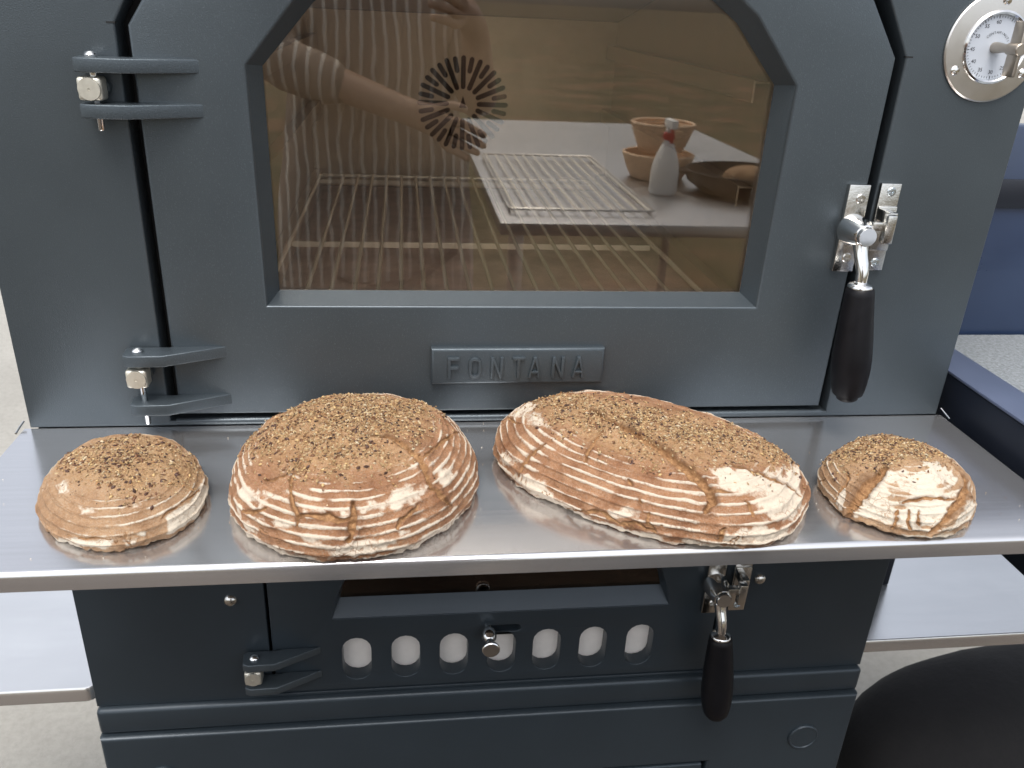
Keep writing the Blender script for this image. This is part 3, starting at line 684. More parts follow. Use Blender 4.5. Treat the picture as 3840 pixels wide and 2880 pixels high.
for s in (-1, 1):
    for yy in (.12, .20):
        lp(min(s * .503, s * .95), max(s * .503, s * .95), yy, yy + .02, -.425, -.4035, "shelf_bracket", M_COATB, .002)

# ------------------------------------------------------------------ wire rack inside the chamber
rack = thing("wire_rack", "shiny wire rack lying inside the upper oven chamber behind the glass", "rack", (-.028, .36, .1395))
ro = Vector((-.028, .36, .145))
def rp(*p): return [tuple(Vector(q) - ro) for q in p]
rod0 = tube("rod", [(0, .040 - ro.y, 0), (0, .674 - ro.y, 0)], .0025, M_ROD, rack, 10)
xs = [-.2258 + .02503 * k for k in range(17)]
rod0.location.x = xs[0] - ro.x
for x in xs[1:]:
    c = copy_part(rod0, rack); c.location.x = x - ro.x
tube("rack_frame", rp((-.2665, .040, .145), (-.2665, .668, .145), (-.262, .676, .145), (.207, .676, .145), (.2115, .668, .145), (.2115, .040, .145)), .0032, M_ROD, rack, 10)
for y in (.25, .655):
    box("crossbar", -.266 - ro.x, .211 - ro.x, y - ro.y - .0015, y - ro.y + .0015, -.0100, -.0026, M_ROD, rack, .0004, 1)

# ------------------------------------------------------------------ bread
_perm = np.random.default_rng(5).permutation(256)
_perm = np.concatenate([_perm, _perm, _perm])
_grad = np.random.default_rng(6).normal(size=(256, 3)); _grad /= np.linalg.norm(_grad, axis=1)[:, None]
def perlin(P):
    P = np.asarray(P, float); I = np.floor(P).astype(int); F = P - I; I &= 255
    u = F * F * F * (F * (F * 6 - 15) + 10); out = 0
    for dx in (0, 1):
        for dy in (0, 1):
            for dz in (0, 1):
                h = _perm[_perm[_perm[(I[:, 0] + dx) & 255] + ((I[:, 1] + dy) & 255)] + ((I[:, 2] + dz) & 255)]
                g = _grad[h]
                d = g[:, 0] * (F[:, 0] - dx) + g[:, 1] * (F[:, 1] - dy) + g[:, 2] * (F[:, 2] - dz)
                w = (u[:, 0] if dx else 1 - u[:, 0]) * (u[:, 1] if dy else 1 - u[:, 1]) * (u[:, 2] if dz else 1 - u[:, 2])
                out = out + w * d
    return out
def fbm(P, s, o=3, seed=0):
    v = 0; a = 1
    for k in range(o):
        v = v + a * perlin(P * s * 2 ** k + seed * 17.3 + k * 5.1); a *= .55
    return v
def sstep(x, a, b):
    t = np.clip((x - a) / (b - a), 0, 1)
    return t * t * (3 - 2 * t)
def shape(q, PH, T):
    cx, cy, a, b, rot, H, pf = q
    zb = .17 * H
    th = np.clip(T / .8, 0, 1) * PI / 2; s = np.clip((T - .8) / .2, 0, 1) * PI / 2
    rho = np.where(T < .8, np.sin(th), .9 + .1 * np.cos(s))
    z = np.where(T < .8, zb + (H - zb) * np.cos(th), zb * (1 - np.sin(s)))
    c, sn = np.cos(PH), np.sin(PH)
    k = (abs(c) ** pf + abs(sn) ** pf) ** (-1 / pf)
    lx = a * k * c * rho; ly = b * k * sn * rho
    return np.stack([lx * np.cos(rot) - ly * np.sin(rot), lx * np.sin(rot) + ly * np.cos(rot), z], -1)
def disc(PH, T): return np.stack([T * np.cos(PH), T * np.sin(PH)], -1)
def poly_sd(pts, poly):
    """signed distance (inside positive) in disc coordinates"""
    d = np.full(len(pts), 1e9); ins = np.zeros(len(pts), bool); n = len(poly)
    for i in range(n):
        a, b = poly[i], poly[(i + 1) % n]; e = b - a; w = pts - a
        t = np.clip((w @ e) / max(e @ e, 1e-12), 0, 1)
        d = np.minimum(d, np.hypot(*(w - t[:, None] * e).T))
        if a[1] != b[1]:
            c = ((a[1] > pts[:, 1]) != (b[1] > pts[:, 1]))
            ins ^= c & (pts[:, 0] < (b[0] - a[0]) * (pts[:, 1] - a[1]) / (b[1] - a[1]) + a[0])
    return np.where(ins, d, -d)
def dense_line(pts, q, n=7):
    D = disc(np.array([p[0] for p in pts]), np.array([p[1] for p in pts]))
    out = []
    for a, b in zip(D, D[1:]):
        for k in range(n): out.append(a + (b - a) * k / n)
    out.append(D[-1]); out = np.array(out)
    return shape(q, np.arctan2(out[:, 1], out[:, 0]), np.hypot(out[:, 0], out[:, 1]))
def seg_dist(P, L):
    d = np.full(len(P), 1e9); par = np.zeros(len(P)); m = len(L) - 1
    lo, hi = L.min(0) - .02, L.max(0) + .02
    sel = np.where(((P > lo) & (P < hi)).all(1))[0]
    Q = P[sel]; dd = d[sel]; pp = par[sel]
    for i in range(m):
        e = L[i + 1] - L[i]; w = Q - L[i]
        t = np.clip((w @ e) / max(e @ e, 1e-12), 0, 1)
        r = np.linalg.norm(w - t[:, None] * e, axis=1)
        b = r < dd; dd[b] = r[b]; pp[b] = (i + t[b]) / m
    d[sel] = dd; par[sel] = pp
    return d, par
_tmp = np.array
def seed_mesh(name, l, w, h, mat):
    """flat pointed seed, 20 triangles"""
    v = [(-l / 2, 0, 0)]; f = []
    for x, s in ((-l * .25, .85), (l * .12, 1.0)):
        for k in range(4):
            a = PI / 2 * k; v.append((x, w / 2 * s * math.cos(a), h / 2 * s * math.sin(a)))
    v.append((l / 2, 0, 0))
    for k in range(4):
        j = (k + 1) % 4
        f += [(0, 1 + j, 1 + k), (1 + k, 1 + j, 5 + j, 5 + k), (5 + k, 5 + j, 9)]
    me = bpy.data.meshes.new(name); me.from_pydata(v, [], f); me.materials.append(mat)
    for p in me.polygons: p.use_smooth = True
    return me
SEED_DARK = seed_mesh("seed", .0042, .0022, .0011, M_FLAXD)
SEED_MID = seed_mesh("seed", .0038, .0020, .0010, M_FLAXM)
SEED_PALE = seed_mesh("seed", .0034, .0021, .0011, M_PUMPK)

def make_loaf(idx, label, nph, nt, ring, ringamp, mat, n_seed, n_crumb, flour_lines, flour_bias, darkmix, BRK=(-.35, .25), STRAY=.05, FZK=.62, RW=.19):
    D = LOAF[idx]; q = D['q']
    root = thing("bread_loaf", label, "bread", (q[0], q[1], .0006), 0, "loaves of bread on the steel shelf")
    ph = np.linspace(0, 2 * PI, nph, endpoint=False); t = np.concatenate([np.linspace(.004, .8, nt), np.linspace(.8, 1, nt // 5 + 1)[1:]])
    PH, T = np.meshgrid(ph, t); PH = PH.ravel(); T = T.ravel()
    R = len(t)
    def normals(P):
        G = P.reshape(R, nph, 3)
        du = np.roll(G, -1, 1) - np.roll(G, 1, 1); dv = np.gradient(G, axis=0)
        n = np.cross(du, dv); n /= np.linalg.norm(n, axis=2, keepdims=True) + 1e-12
        c = (n * (G - np.array([0, 0, q[5] * .25]))).sum(2).mean()
        return (n if c > 0 else -n).reshape(-1, 3)
    P0 = shape(q, PH, T); N = normals(P0)
    dsc = disc(PH, T)
    sd = idx * 3.1
    lump = fbm(P0, 16, 2, sd) * .0042 + fbm(P0, 45, 2, sd + 1) * .0022
    low = sstep(T, .72, .95)
    # arc length from the crown drives the basket rings
    arc = np.interp(T, t, np.concatenate([[0], np.cumsum(np.linalg.norm(np.diff(shape(q, np.full(R, 1.3), t), axis=0), axis=1))]))
    ringc = arc / ring + fbm(P0, 22, 2, sd + 2) * .20 + .12 * np.sin(PH * 1.0 + idx)
    fr = ringc - np.floor(ringc)
    rw = RW * (1 + .9 * fbm(P0, 26, 2, sd + 3))
    ridge = np.exp(-((fr - .5) / np.clip(rw, .07, .5)) ** 2)
    ringfade = sstep(T, .20, .42) * (1 - sstep(T, .86, .97))
    breakup = sstep(fbm(P0 * np.array([1, 1, 2.5]), 24, 3, sd + 4), *BRK)
    # cracks
    warp = np.stack([fbm(P0, 70, 3, sd + 5), fbm(P0, 70, 3, sd + 6), fbm(P0, 70, 3, sd + 7)], -1) * .0034
    toast = np.zeros(len(P0)); crack = np.zeros(len(P0)); lip = np.zeros(len(P0)); depth = np.zeros(len(P0))
    for w, pts in D['cracks']:
        L = dense_line(pts, q)
        d, par = seg_dist(P0 + warp, L)
        hw = w * .62 * (.45 + .55 * np.sin(np.clip(par, .03, .97) * PI)) + .0004
        c = 1 - sstep(d, hw * .55, hw * 1.15)
        crack = np.maximum(crack, c)
        depth = np.maximum(depth, c * min(w * .65, .0050) * (1 + .5 * fbm(P0, 150, 2, sd + 8)))
        toast = np.maximum(toast, np.exp(-((d - hw * 1.15) / (hw * .30 + .0005)) ** 2) * sstep(fbm(P0, 90, 2, sd + 20), -.35, .2))
        lip = np.maximum(lip, np.exp(-((d - hw * 1.5) / (hw * .6 + .0007)) ** 2) * min(w * .25, .0016))
    # fine random splits near the foot
    fs = np.abs(fbm(P0 * np.array([1, 1, .45]), 75, 2, sd + 9))
    split = (1 - sstep(fs, .0, .035)) * sstep(T, .5, .75) * sstep(fbm(P0, 20, 2, sd + 10), .02, .2)
    # seeds and flour zones
    sp = disc(np.array([a for a, _ in D['seeds']]), np.array([b for _, b in D['seeds']]))
    ssd = poly_sd(dsc, sp)
    szone = sstep(ssd + fbm(P0, 60, 3, sd + 11) * .10, -.10, .08)
    fz = np.zeros(len(P0))
    for poly in D['flour']:
        pd = disc(np.array([a for a, _ in poly]), np.array([b for _, b in poly]))
        fz = np.maximum(fz, sstep(poly_sd(dsc, pd) + fbm(P0, 80, 3, sd + 12) * .05, -.03, .05))
    fz = fz * (FZK + (1 - FZK) * sstep(fbm(P0 * np.array([1, 1, 2]), 38, 3, sd + 18) + ridge * .35, -.35, .15))
    line = np.clip(ridge * ringfade * breakup * flour_lines, 0, 1)
    foot = sstep(T, .74, .9) * sstep(fbm(P0, 24, 3, sd + 13), -.25, .25) * .95
    flour = np.clip(np.maximum(np.maximum(line, fz * .95), foot) + flour_bias * sstep(T, .3, .6), 0, 1) * (1 - szone * .85) * (1 - crack)
    disp = lump + ridge * ringfade * ringamp * (1 - .5 * szone) + lip + fbm(P0, 130, 3, sd + 14) * (.0006 + .0014 * low) + szone * np.abs(fbm(P0, 330, 2, sd + 15)) * .0012
    disp = disp + low * np.maximum(0, fbm(P0, 85, 2, sd + 22) - .1) * .0045 * (T < .97)
    disp = disp - depth - split * .0012 + fz * (.0004 + .0005 * fbm(P0, 240, 2, sd + 16))
    P = P0 + N * disp[:, None]
    P[:, 2] = np.maximum(P[:, 2], 0.0)
    # mesh
    V = np.concatenate([P, [[0, 0, P[:nph, 2].mean()]], [[0, 0, 0]]]); top, bot = len(P), len(P) + 1
    i = np.arange(R - 1)[:, None] * nph; k = np.arange(nph)[None]; k2 = (k + 1) % nph
    quads = np.stack([i + k, i + nph + k, i + nph + k2, i + k2], -1).reshape(-1, 4)
    kk = np.arange(nph)
    tris = np.concatenate([np.stack([np.full(nph, top), kk, (kk + 1) % nph], -1), np.stack([np.full(nph, bot), (R - 1) * nph + (kk + 1) % nph, (R - 1) * nph + kk], -1)])
    me = bpy.data.meshes.new("crust")
    me.vertices.add(len(V)); me.vertices.foreach_set('co', V.ravel())
    nl = quads.size + tris.size
    me.loops.add(nl); me.loops.foreach_set('vertex_index', np.concatenate([quads.ravel(), tris.ravel()]).astype(np.int32))
    me.polygons.add(len(quads) + len(tris))
    me.polygons.foreach_set('loop_start', np.concatenate([np.arange(len(quads)) * 4, quads.size + np.arange(len(tris)) * 3]).astype(np.int32))
    me.update(calc_edges=True)
    me.polygons.foreach_set('use_smooth', np.ones(len(quads) + len(tris), bool))
    for nm, arr in (('flour', flour), ('crack', np.maximum(crack, split * .7)), ('seed', szone), ('toast', np.clip(toast + split * .6 + .5 * crack * sstep(fbm(P0, 110, 2, sd + 21), .05, .35), 0, 1))):
        at = me.attributes.new(nm, 'FLOAT', 'POINT'); at.data.foreach_set('value', np.concatenate([arr, [arr[0], 0]]).astype(np.float32))
    link("crust", me, root, mat)
    # seeds: scatter on the displaced surface
    N1 = normals(P)
    szs = sstep(ssd + fbm(P0, 45, 3, sd + 19) * .16, -.10, .12)
    prob = szs * (1 - crack * .85) * (.35 + .65 * sstep(fbm(P0, 40, 2, sd + 17), -.35, .25)) * np.sqrt(np.linalg.norm(P0[:, :2], axis=1) + 1e-4)
    stray = sstep(ssd + .22, 0, .22) * STRAY * np.sqrt(np.linalg.norm(P0[:, :2], axis=1) + 1e-4) * (1 - crack)
    pr_ = prob + stray; pr_[T > .72] = 0; pr_ /= pr_.sum()
    def frame(j):
        n = N1[j]; a = np.cross(n, rng.normal(size=3)); a /= np.linalg.norm(a); b = np.cross(n, a)
        tilt = rng.normal() * .25
        a2 = a * math.cos(tilt) + n * math.sin(tilt); n2 = np.cross(a2, b); n2 /= np.linalg.norm(n2)
        if n2 @ n < 0: n2 = -n2
        return a2, np.cross(n2, a2), n2
    pick = rng.choice(len(P), n_seed, p=pr_)
    for c, j in enumerate(pick):
        u = rng.random()
        o = bpy.data.objects.new("seed", SEED_DARK if u < darkmix else SEED_MID if u < darkmix + .25 else SEED_PALE)
        COL.objects.link(o); o.parent = root
        a, b, n = frame(j); s = rng.uniform(.9, 1.45)
        p = P[j] + n * .0005
        M = Matrix(((a[0], b[0], n[0]), (a[1], b[1], n[1]), (a[2], b[2], n[2])))
        o.matrix_local = Matrix.Translation(p) @ (M * s).to_4x4()
    # crumb topping: one joined mesh of little angular grains
    pick = rng.choice(len(P), n_crumb, p=pr_)
    octv = np.array([(1, 0, 0), (-1, 0, 0), (0, 1, 0), (0, -1, 0), (0, 0, 1), (0, 0, -1)], float)
    octf = np.array([(0, 2, 4), (2, 1, 4), (1, 3, 4), (3, 0, 4), (2, 0, 5), (1, 2, 5), (3, 1, 5), (0, 3, 5)])
    pal = np.array([(.44, .30, .15), (.50, .38, .22), (.33, .21, .10), (.36, .20, .09), (.20, .10, .05), (.56, .46, .31), (.060, .032, .024)])
    wts = np.array([.23, .16, .18, .13, .14, .06, .10])
    n = N1[pick]; a = np.cross(n, rng.normal(size=(n_crumb, 3))); a /= np.linalg.norm(a, axis=1)[:, None]; b = np.cross(n, a)
    sz = np.clip(rng.lognormal(-7.2, .36, n_crumb), .0003, .0019)
    sx, sy, szz = sz * rng.uniform(1, 1.7, n_crumb), sz * rng.uniform(.6, 1, n_crumb), sz * rng.uniform(.5, 1, n_crumb)
    pos = P[pick] + rng.normal(size=(n_crumb, 3)) * .0006 + n * (szz * .5)[:, None]
    VV = pos[:, None] + octv[None, :, 0:1] * (a * sx[:, None])[:, None] + octv[None, :, 1:2] * (b * sy[:, None])[:, None] + octv[None, :, 2:3] * (n * szz[:, None])[:, None]
    FF = octf[None] + (np.arange(n_crumb) * 6)[:, None, None]
    cme = bpy.data.meshes.new("seed_topping")
    cme.from_pydata(VV.reshape(-1, 3).tolist(), [], FF.reshape(-1, 3).tolist())
    cc = pal[rng.choice(7, n_crumb, p=wts)] * rng.uniform(.8, 1.15, (n_crumb, 1)) * .88
    ca = cme.color_attributes.new('col', 'FLOAT_COLOR', 'POINT')
    ca.data.foreach_set('color', np.concatenate([np.repeat(cc, 6, 0), np.ones((n_crumb * 6, 1))], 1).ravel().astype(np.float32))
    tag(link("seed_topping", cme, root, M_SEEDS), kind='stuff')
    return root
make_loaf(1, "small flat loaf at the shelf's left end, seeded, with a white floury right flank", 520, 230, .0072, .0012, M_CRUSTP, 180, 2400, .75, .02, .6, (-.25, .30), .16, .8, .16)
make_loaf(2, "large tall round loaf with a thick seeded crown and curved tan crack", 760, 330, .0078, .0010, M_CRUST, 280, 9000, .95, .05, .55, (-.42, .12), .06, .85, .21)
make_loaf(3, "long oval loaf with white flour stripes and a diagonal split across its seeded back", 820, 330, .0082, .0014, M_CRUST, 280, 8500, .92, .10, .5, (-.50, .25), .05, .5)
make_loaf(4, "small heavily floured loaf with two wide tan cracks, nearest the shelf's right end", 540, 240, .0068, .0010, M_CRUSTP, 200, 3400, .7, .12, .5, (-.35, .25), .09, .25)

# fallen crumbs on the steel
nb = 90
bm_v, bm_f = [], []
octv = [(1, 0, 0), (-1, 0, 0), (0, 1, 0), (0, -1, 0), (0, 0, 1), (0, 0, -1)]
octf = [(0, 2, 4), (2, 1, 4), (1, 3, 4), (3, 0, 4), (2, 0, 5), (1, 2, 5), (3, 1, 5), (0, 3, 5)]
cols = []
for k in range(nb):
    c = LOAF[random.choice((1, 2, 3, 4))]['q']; a = random.uniform(0, 2 * PI); r = random.uniform(1.02, 1.5)
    x = c[0] + c[2] * r * math.cos(a + c[4]); y = c[1] + c[3] * r * math.sin(a + c[4])
    if not (-.243 < y < -.004 and abs(x) < .51): continue
    s = random.uniform(.00025, .0006); b = len(bm_v)
    col = random.choice(((.8, .74, .62), (.72, .62, .46), (.55, .36, .16), (.08, .04, .03)))
    for v in octv:
        bm_v.append((x + v[0] * s * 1.5, y + v[1] * s, .0008 + v[2] * s * .7)); cols += [*col, 1]
    bm_f += [tuple(b + i for i in f) for f in octf]
cme = bpy.data.meshes.new("bread_crumbs"); cme.from_pydata(bm_v, [], bm_f)
cme.color_attributes.new('col', 'FLOAT_COLOR', 'POINT').data.foreach_set('color', cols)
tag(link("bread_crumbs", cme, None, M_SEEDS), "flour specks and crumbs fallen on the steel shelf around the loaves", "crumbs", kind='stuff')

# ------------------------------------------------------------------ beside and below the oven
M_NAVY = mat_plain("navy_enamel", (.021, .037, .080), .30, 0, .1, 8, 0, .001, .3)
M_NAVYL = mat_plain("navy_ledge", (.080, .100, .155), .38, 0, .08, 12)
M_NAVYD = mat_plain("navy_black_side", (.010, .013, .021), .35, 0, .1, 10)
M_SLAB = mat_plain("speckled_grey_slab", (.21, .23, .245), .95, 0, .35, 260, .6, .002)
M_BAG = mat_plain("black_cloth", (.007, .007, .008), .9, 0, .2, 40, .4, .003)
unit = thing("hearth_unit", "navy blue low unit with a speckled grey slab beside the shelf's right end", "cooking unit", (.80, .05, -.383))
def up(name, x0, x1, y0, y1, z0, z1, mat, bev=.002):
    return box(name, x0 - .80, x1 - .80, y0 - .05, y1 - .05, z0 + .383, z1 + .383, mat, unit, bev)
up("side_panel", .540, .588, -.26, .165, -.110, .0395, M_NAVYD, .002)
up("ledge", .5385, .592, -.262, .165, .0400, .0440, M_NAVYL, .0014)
up("slab", .594, 1.10, -.255, .164, -.02, .0405, M_SLAB, .004)
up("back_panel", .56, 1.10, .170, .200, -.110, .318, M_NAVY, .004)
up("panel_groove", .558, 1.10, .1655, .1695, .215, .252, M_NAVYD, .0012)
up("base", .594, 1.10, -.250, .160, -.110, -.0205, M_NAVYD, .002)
for x, y in ((.62, .29), (1.06, .29), (1.06, -.20)):
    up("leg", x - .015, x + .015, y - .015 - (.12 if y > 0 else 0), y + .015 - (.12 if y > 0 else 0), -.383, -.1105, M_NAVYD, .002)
def blob(name, a, b, c, e, mat, parent=None, seed=0, amp=.0, nu=48, nv=26):
    ph = np.linspace(0, 2 * PI, nu, endpoint=False); th = np.linspace(-PI / 2 + .02, PI / 2 - .02, nv)
    PHm, TH = np.meshgrid(ph, th); sg = lambda x: np.sign(x) * np.abs(x) ** e
    X = np.stack([a * sg(np.cos(TH)) * sg(np.cos(PHm)), b * sg(np.cos(TH)) * sg(np.sin(PHm)), c * sg(np.sin(TH))], -1).reshape(-1, 3)
    X += X / np.linalg.norm(X, axis=1)[:, None] * (fbm(X, 9, 3, seed) * amp)[:, None]
    X[:, 2] = np.maximum(X[:, 2], -c)
    f = [(i * nu + k, i * nu + (k + 1) % nu, (i + 1) * nu + (k + 1) % nu, (i + 1) * nu + k) for i in range(nv - 1) for k in range(nu)]
    f += [tuple(range(nu))[::-1], tuple((nv - 1) * nu + k for k in range(nu))]
    me = bpy.data.meshes.new(name); me.from_pydata(X.tolist(), [], f); smooth(me, 60)
    return link(name, me, parent, mat)
bag = blob("black_bag", .452, .16, .196, .8, M_BAG, None, 3, .006)
bag.location = (1.119, .177, GZ + .196)
tag(bag, "large rounded black bag on the paving below the right side shelf", "bag")

# ------------------------------------------------------------------ what the oven glass mirrors, standing behind the camera
M_TABLE = mat_steel("table_steel", (.50, .505, .515), .35, (3, 60, 60), .03)
table = thing("work_table", "stainless steel work table mirrored in the oven glass", "table", (.70, -2.3, GZ))
TZ = -.10
box("table_top", -.57, .60, -1.05, 1.03, TZ - .035 - GZ, TZ - GZ, M_TABLE, table, .004)
for x in (-.52, .55):
    for y in (-1.0, .98):
        box("leg", x - .02, x + .02, y - .02, y + .02, 0, TZ - .0355 - GZ, M_BEZEL, table, .003)
M_CANE = mat_plain("cane", (.70, .50, .34), .7, 0, .2, 60)
def basket(label, x, y, z, r0, r1, h):
    root = thing("proofing_basket", label, "basket", (x, y, z), 0, "cane proofing baskets on the table")
    n = 9
    for k in range(n):
        r = r0 + (r1 - r0) * (k / (n - 1)) ** .8; zz = .006 + (h - .012) * k / (n - 1)
        bm = bmesh.new()
        pts = 40; q = 8; rr = .0062
        ring = [[bm.verts.new(((r + rr * math.cos(2 * PI * j / q)) * math.cos(2 * PI * i / pts), (r + rr * math.cos(2 * PI * j / q)) * math.sin(2 * PI * i / pts), zz + rr * math.sin(2 * PI * j / q))) for j in range(q)] for i in range(pts)]
        for i in range(pts):
            for j in range(q):
                bm.faces.new((ring[i][j], ring[(i + 1) % pts][j], ring[(i + 1) % pts][(j + 1) % q], ring[i][(j + 1) % q]))
        from_bm("cane_coil", bm, M_CANE, root, 80)
    lathe("basket_floor", [(0, .002), (r0, .002), (r0, .007), (0, .007)], (0, 0, 0), (0, 0, 1), M_CANE, root, 30)
basket("wide round cane proofing basket, lower of the two on the table", .745, -1.95, TZ + .001, .085, .118, .085)
basket("round cane proofing basket stacked on the wider one", .750, -1.95, TZ + .088, .068, .104, .098)
M_WHITEP = mat_plain("milky_plastic", (.72, .73, .72), .4, 0, .04, 20)
M_REDP = mat_plain("red_plastic", (.45, .03, .03), .35)
sp = thing("spray_bottle", "white spray bottle with a red collar on the table", "bottle", (.69, -1.68, TZ + .001))
lathe("bottle", [(0, 0), (.040, 0), (.044, .006), (.044, .06), (.041, .09), (.030, .125), (.018, .150), (.014, .160), (.014, .165), (0, .165)], (0, 0, 0), (0, 0, 1), M_WHITEP, sp, 30)
lathe("collar", [(0, .1655), (.019, .1655), (.019, .182), (.016, .186), (0, .186)], (0, 0, 0), (0, 0, 1), M_REDP, sp, 24)
bm = bmesh.new(); add_box(bm, -.011, .011, -.030, .050, .200, .226, .005, 2); add_box(bm, -.009, .009, -.012, .012, .186, .2005, .002, 1)
from_bm("spray_head", bm, M_WHITEP, sp)
tube("trigger", [(0, .028, .200), (0, .036, .180), (0, .030, .158)], .0055, M_REDP, sp, 10)
dish = thing("baking_dish", "black oval baking dish holding a brown loaf on the table", "dish", (.98, -1.72, TZ + .001))
bm = bmesh.new()
add_lathe(bm, [(0, 0), (.10, 0), (.135, .03), (.142, .06), (.137, .06), (.130, .031), (.098, .006), (0, .006)], 40, Matrix.Diagonal((1.45, 1.25, 1.15, 1)))
from_bm("dish_shell", bm, M_GRIP, dish)
for s in (-1, 1):
    tube("handle", [(s * .200, -.03, .064), (s * .228, -.02, .066), (s * .228, .02, .066), (s * .200, .03, .064)], .007, M_GRIP, dish, 10)
lf = blob("resting_loaf", .080, .060, .038, 1.0, M_CRUSTP, None, 8, .006)
lf.location = (.98, -1.72, TZ + .049)
tag(lf, "brown loaf resting in the black dish on the table", "bread")
cr = thing("cooling_rack", "wire cooling rack lying on the near left of the work table", "rack", (.37, -1.80, TZ + .016))
r0 = tube("rod", [(0, -.44, 0), (0, .44, 0)], .0028, M_ROD, cr, 8); r0.location.x = -.19
for k in range(1, 12):
    copy_part(r0, cr).location.x = -.19 + .0345 * k
tube("rack_frame", [(-.205, -.44, 0), (-.205, .43, 0), (-.195, .44, 0), (.195, .44, 0), (.205, .43, 0), (.205, -.43, 0), (.195, -.44, 0), (-.195, -.44, 0), (-.205, -.43, 0)], .004, M_BEZEL, cr, 8)
for x, y in ((-.2, -.4), (.2, -.4), (-.2, .4), (.2, .4)):
    tube("foot", [(x, y, -.0035), (x, y, -.0155)], .004, M_BEZEL, cr, 8)

# person holding the camera, seen only as a reflection
def mat_shirt():
    m = NT("striped_shirt")
    tc = m.n('TexCoord'); sx = m.n('SeparateXYZ'); m.l(tc.outputs['Object'], sx.inputs[0])
    w = m.math('FRACT', m.math('MULTIPLY', m.math('ADD', sx.outputs[0], m.math('MULTIPLY', m.noise(tc.outputs['Object'], 9, 3), .03)), 38))
    st = m.maprange(m.math('ABSOLUTE', m.math('SUBTRACT', w, .5)), .10, .17, 1, 0)
    return m.set(Base_Color=m.mix(st, (.24, .195, .165), (.52, .49, .45)), Roughness=.9)
M_SHIRT = mat_shirt()
M_SKIN = mat_plain("skin", (.36, .235, .175), .5, 0, .08, 40)
M_TROU = mat_plain("dark_trousers", (.055, .05, .05), .9, 0, .2, 60)
M_HAIR = mat_plain("brown_hair", (.06, .035, .02), .6, 0, .3, 80)
def skin_mesh(name, verts, edges, rads, root, mat, parent=None, sub=1):
    me = bpy.data.meshes.new(name); me.from_pydata(verts, edges, [])
    o = link(name, me, parent)
    sk = o.modifiers.new("skin", 'SKIN'); sk.use_smooth_shade = True
    if not me.skin_vertices:
        me.attributes.new
    lay = me.skin_vertices[0].data if len(me.skin_vertices) else None
    for i, r in enumerate(rads):
        lay[i].radius = r if isinstance(r, tuple) else (r, r)
        lay[i].use_root = (i == root)
    ss = o.modifiers.new("sub", 'SUBSURF'); ss.levels = sub; ss.render_levels = sub
    dg = bpy.context.evaluated_depsgraph_get()
    m2 = bpy.data.meshes.new_from_object(o.evaluated_get(dg))
    for p in m2.polygons: p.use_smooth = True
    bpy.data.objects.remove(o)
    return link(name, m2, parent, mat)
PX, PY = -.19, -1.20
V, E, Rr = [], [], []
def vv(p, r, prev=None):
    V.append(p); Rr.append(r); i = len(V) - 1
    if prev is not None: E.append((prev, i))
    return i
pel = vv((PX, PY, -.05), (.15, .105))
sp1 = vv((PX, PY, .10), (.145, .10), pel); sp2 = vv((PX, PY + .01, .27), (.155, .11), sp1); sp3 = vv((PX, PY, .40), (.13, .09), sp2)
nk = vv((PX, PY + .01, .49), .055, sp3); hd0 = vv((PX, PY + .035, .56), (.062, .08), nk); hd1 = vv((PX, PY + .035, .64), (.075, .095), hd0); hd2 = vv((PX, PY + .03, .72), (.05, .065), hd1)
nose = vv((PX, PY + .142, .625), .009, hd1)
for s in (-1, 1):
    h = vv((PX + s * .095, PY, -.12), .095, pel); k_ = vv((PX + s * .10, PY + .02, -.52), .062, h); a_ = vv((PX + s * .10, PY - .01, -.92), .042, k_); vv((PX + s * .11, PY + .15, -.965), .034, a_)
def hand(wr, d, side, palm_n, prev):
    d = Vector(d).normalized(); s = Vector(side).normalized(); nrm = Vector(palm_n).normalized(); w = Vector(wr)
    pm = vv(tuple(w + d * .05), (.036, .017), prev)
    for k, L in enumerate((.062, .073, .068, .053)):
        b = w + d * .088 + s * (.031 - .0205 * k)
        i0 = vv(tuple(b), .0105, pm); i1 = vv(tuple(b + d * L * .45 + nrm * .008), .0095, i0); i2 = vv(tuple(b + d * L * .75 + nrm * .026), .0085, i1); vv(tuple(b + d * L * .88 + nrm * .042), .0075, i2)
    t0 = vv(tuple(w + d * .040 + s * .036), .012, pm); t1 = vv(tuple(w + d * .064 + s * .058 + nrm * .012), .0105, t0); vv(tuple(w + d * .092 + s * .062 + nrm * .026), .009, t1)
shL = vv((PX - .17, PY, .41), .062, sp3); elL = vv((PX - .21, PY + .13, .30), .045, shL); wrL = vv((-.10, -.965, .205), .030, elL)
hand((-.10, -.965, .205), (.9, .10, -.42), (.4, .25, .9), (.2, 1, 0), wrL)
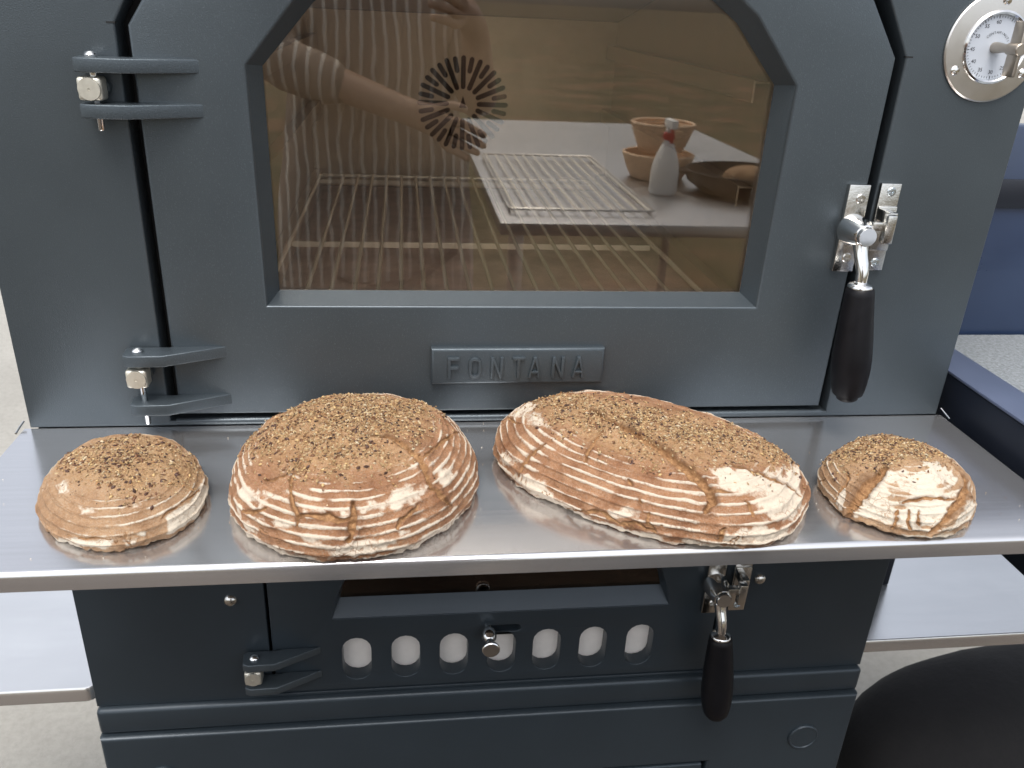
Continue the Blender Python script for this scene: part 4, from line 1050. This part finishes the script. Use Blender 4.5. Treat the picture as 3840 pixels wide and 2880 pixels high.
shR = vv((PX + .17, PY, .41), .062, sp3); elR = vv((PX + .25, PY + .06, .19), .045, shR); wrR = vv((.03, -1.02, .385), .030, elR)
hand((.03, -1.02, .385), (-.45, .85, .3), (.1, -.2, 1), (-.8, -.5, 0), wrR)
person = skin_mesh("person", V, E, Rr, pel, M_SKIN)
tag(person, "person in a striped shirt with a bare forearm, mirrored in the oven glass", "person")
V, E, Rr = [], [], []
a = vv((PX, PY, -.60), (.315, .19)); b_ = vv((PX, PY, -.25), (.27, .165), a); c_ = vv((PX, PY, .05), (.235, .145), b_); d_ = vv((PX, PY + .01, .25), (.215, .135), c_); e_ = vv((PX, PY, .405), (.170, .110), d_); f_ = vv((PX, PY + .005, .452), (.075, .07), e_)
for s, el in ((-1, (PX - .215, PY + .140, .292)), (1, (PX + .232, PY + .046, .24))):
    g_ = vv((PX + s * .175, PY, .41), .078, e_); q_ = vv(el, .066, g_)
    if s < 0: vv((-.225, -1.005, .240), .050, vv((-.315, -1.035, .272), .058, q_))
skin_mesh("shirt", V, E, Rr, 1, M_SHIRT, person)
V, E, Rr = [], [], []
a = vv((PX, PY, -.08), (.172, .128))
for s in (-1, 1):
    h = vv((PX + s * .096, PY, -.20), .108, a); k_ = vv((PX + s * .10, PY + .02, -.54), .080, h); vv((PX + s * .10, PY - .005, -.93), .066, k_)
skin_mesh("trousers", V, E, Rr, 0, M_TROU, person)
for s in (-1, 1):
    sh = blob("shoe", .045, .125, .035, .75, M_GRIP, person, 4, .003, 20, 12); sh.location = (PX + s * .11, PY + .09, -.964)
hr = blob("hair", .088, .108, .075, .9, M_HAIR, person, 5, .012, 28, 16); hr.location = (PX, PY + .012, .695)
for s in (-1, 1):
    blob("eye", .012, .006, .008, 1, M_DIAL, person, 1, 0, 12, 8).location = (PX + s * .031, PY + .125, .648)
    blob("ear", .010, .022, .031, 1, M_SKIN, person, 2, .002, 14, 10).location = (PX + s * .078, PY + .03, .625)
blob("mouth", .024, .007, .007, 1, mat_plain("lips", (.42, .16, .13), .45), person, 3, 0, 14, 8).location = (PX, PY + .118, .580)
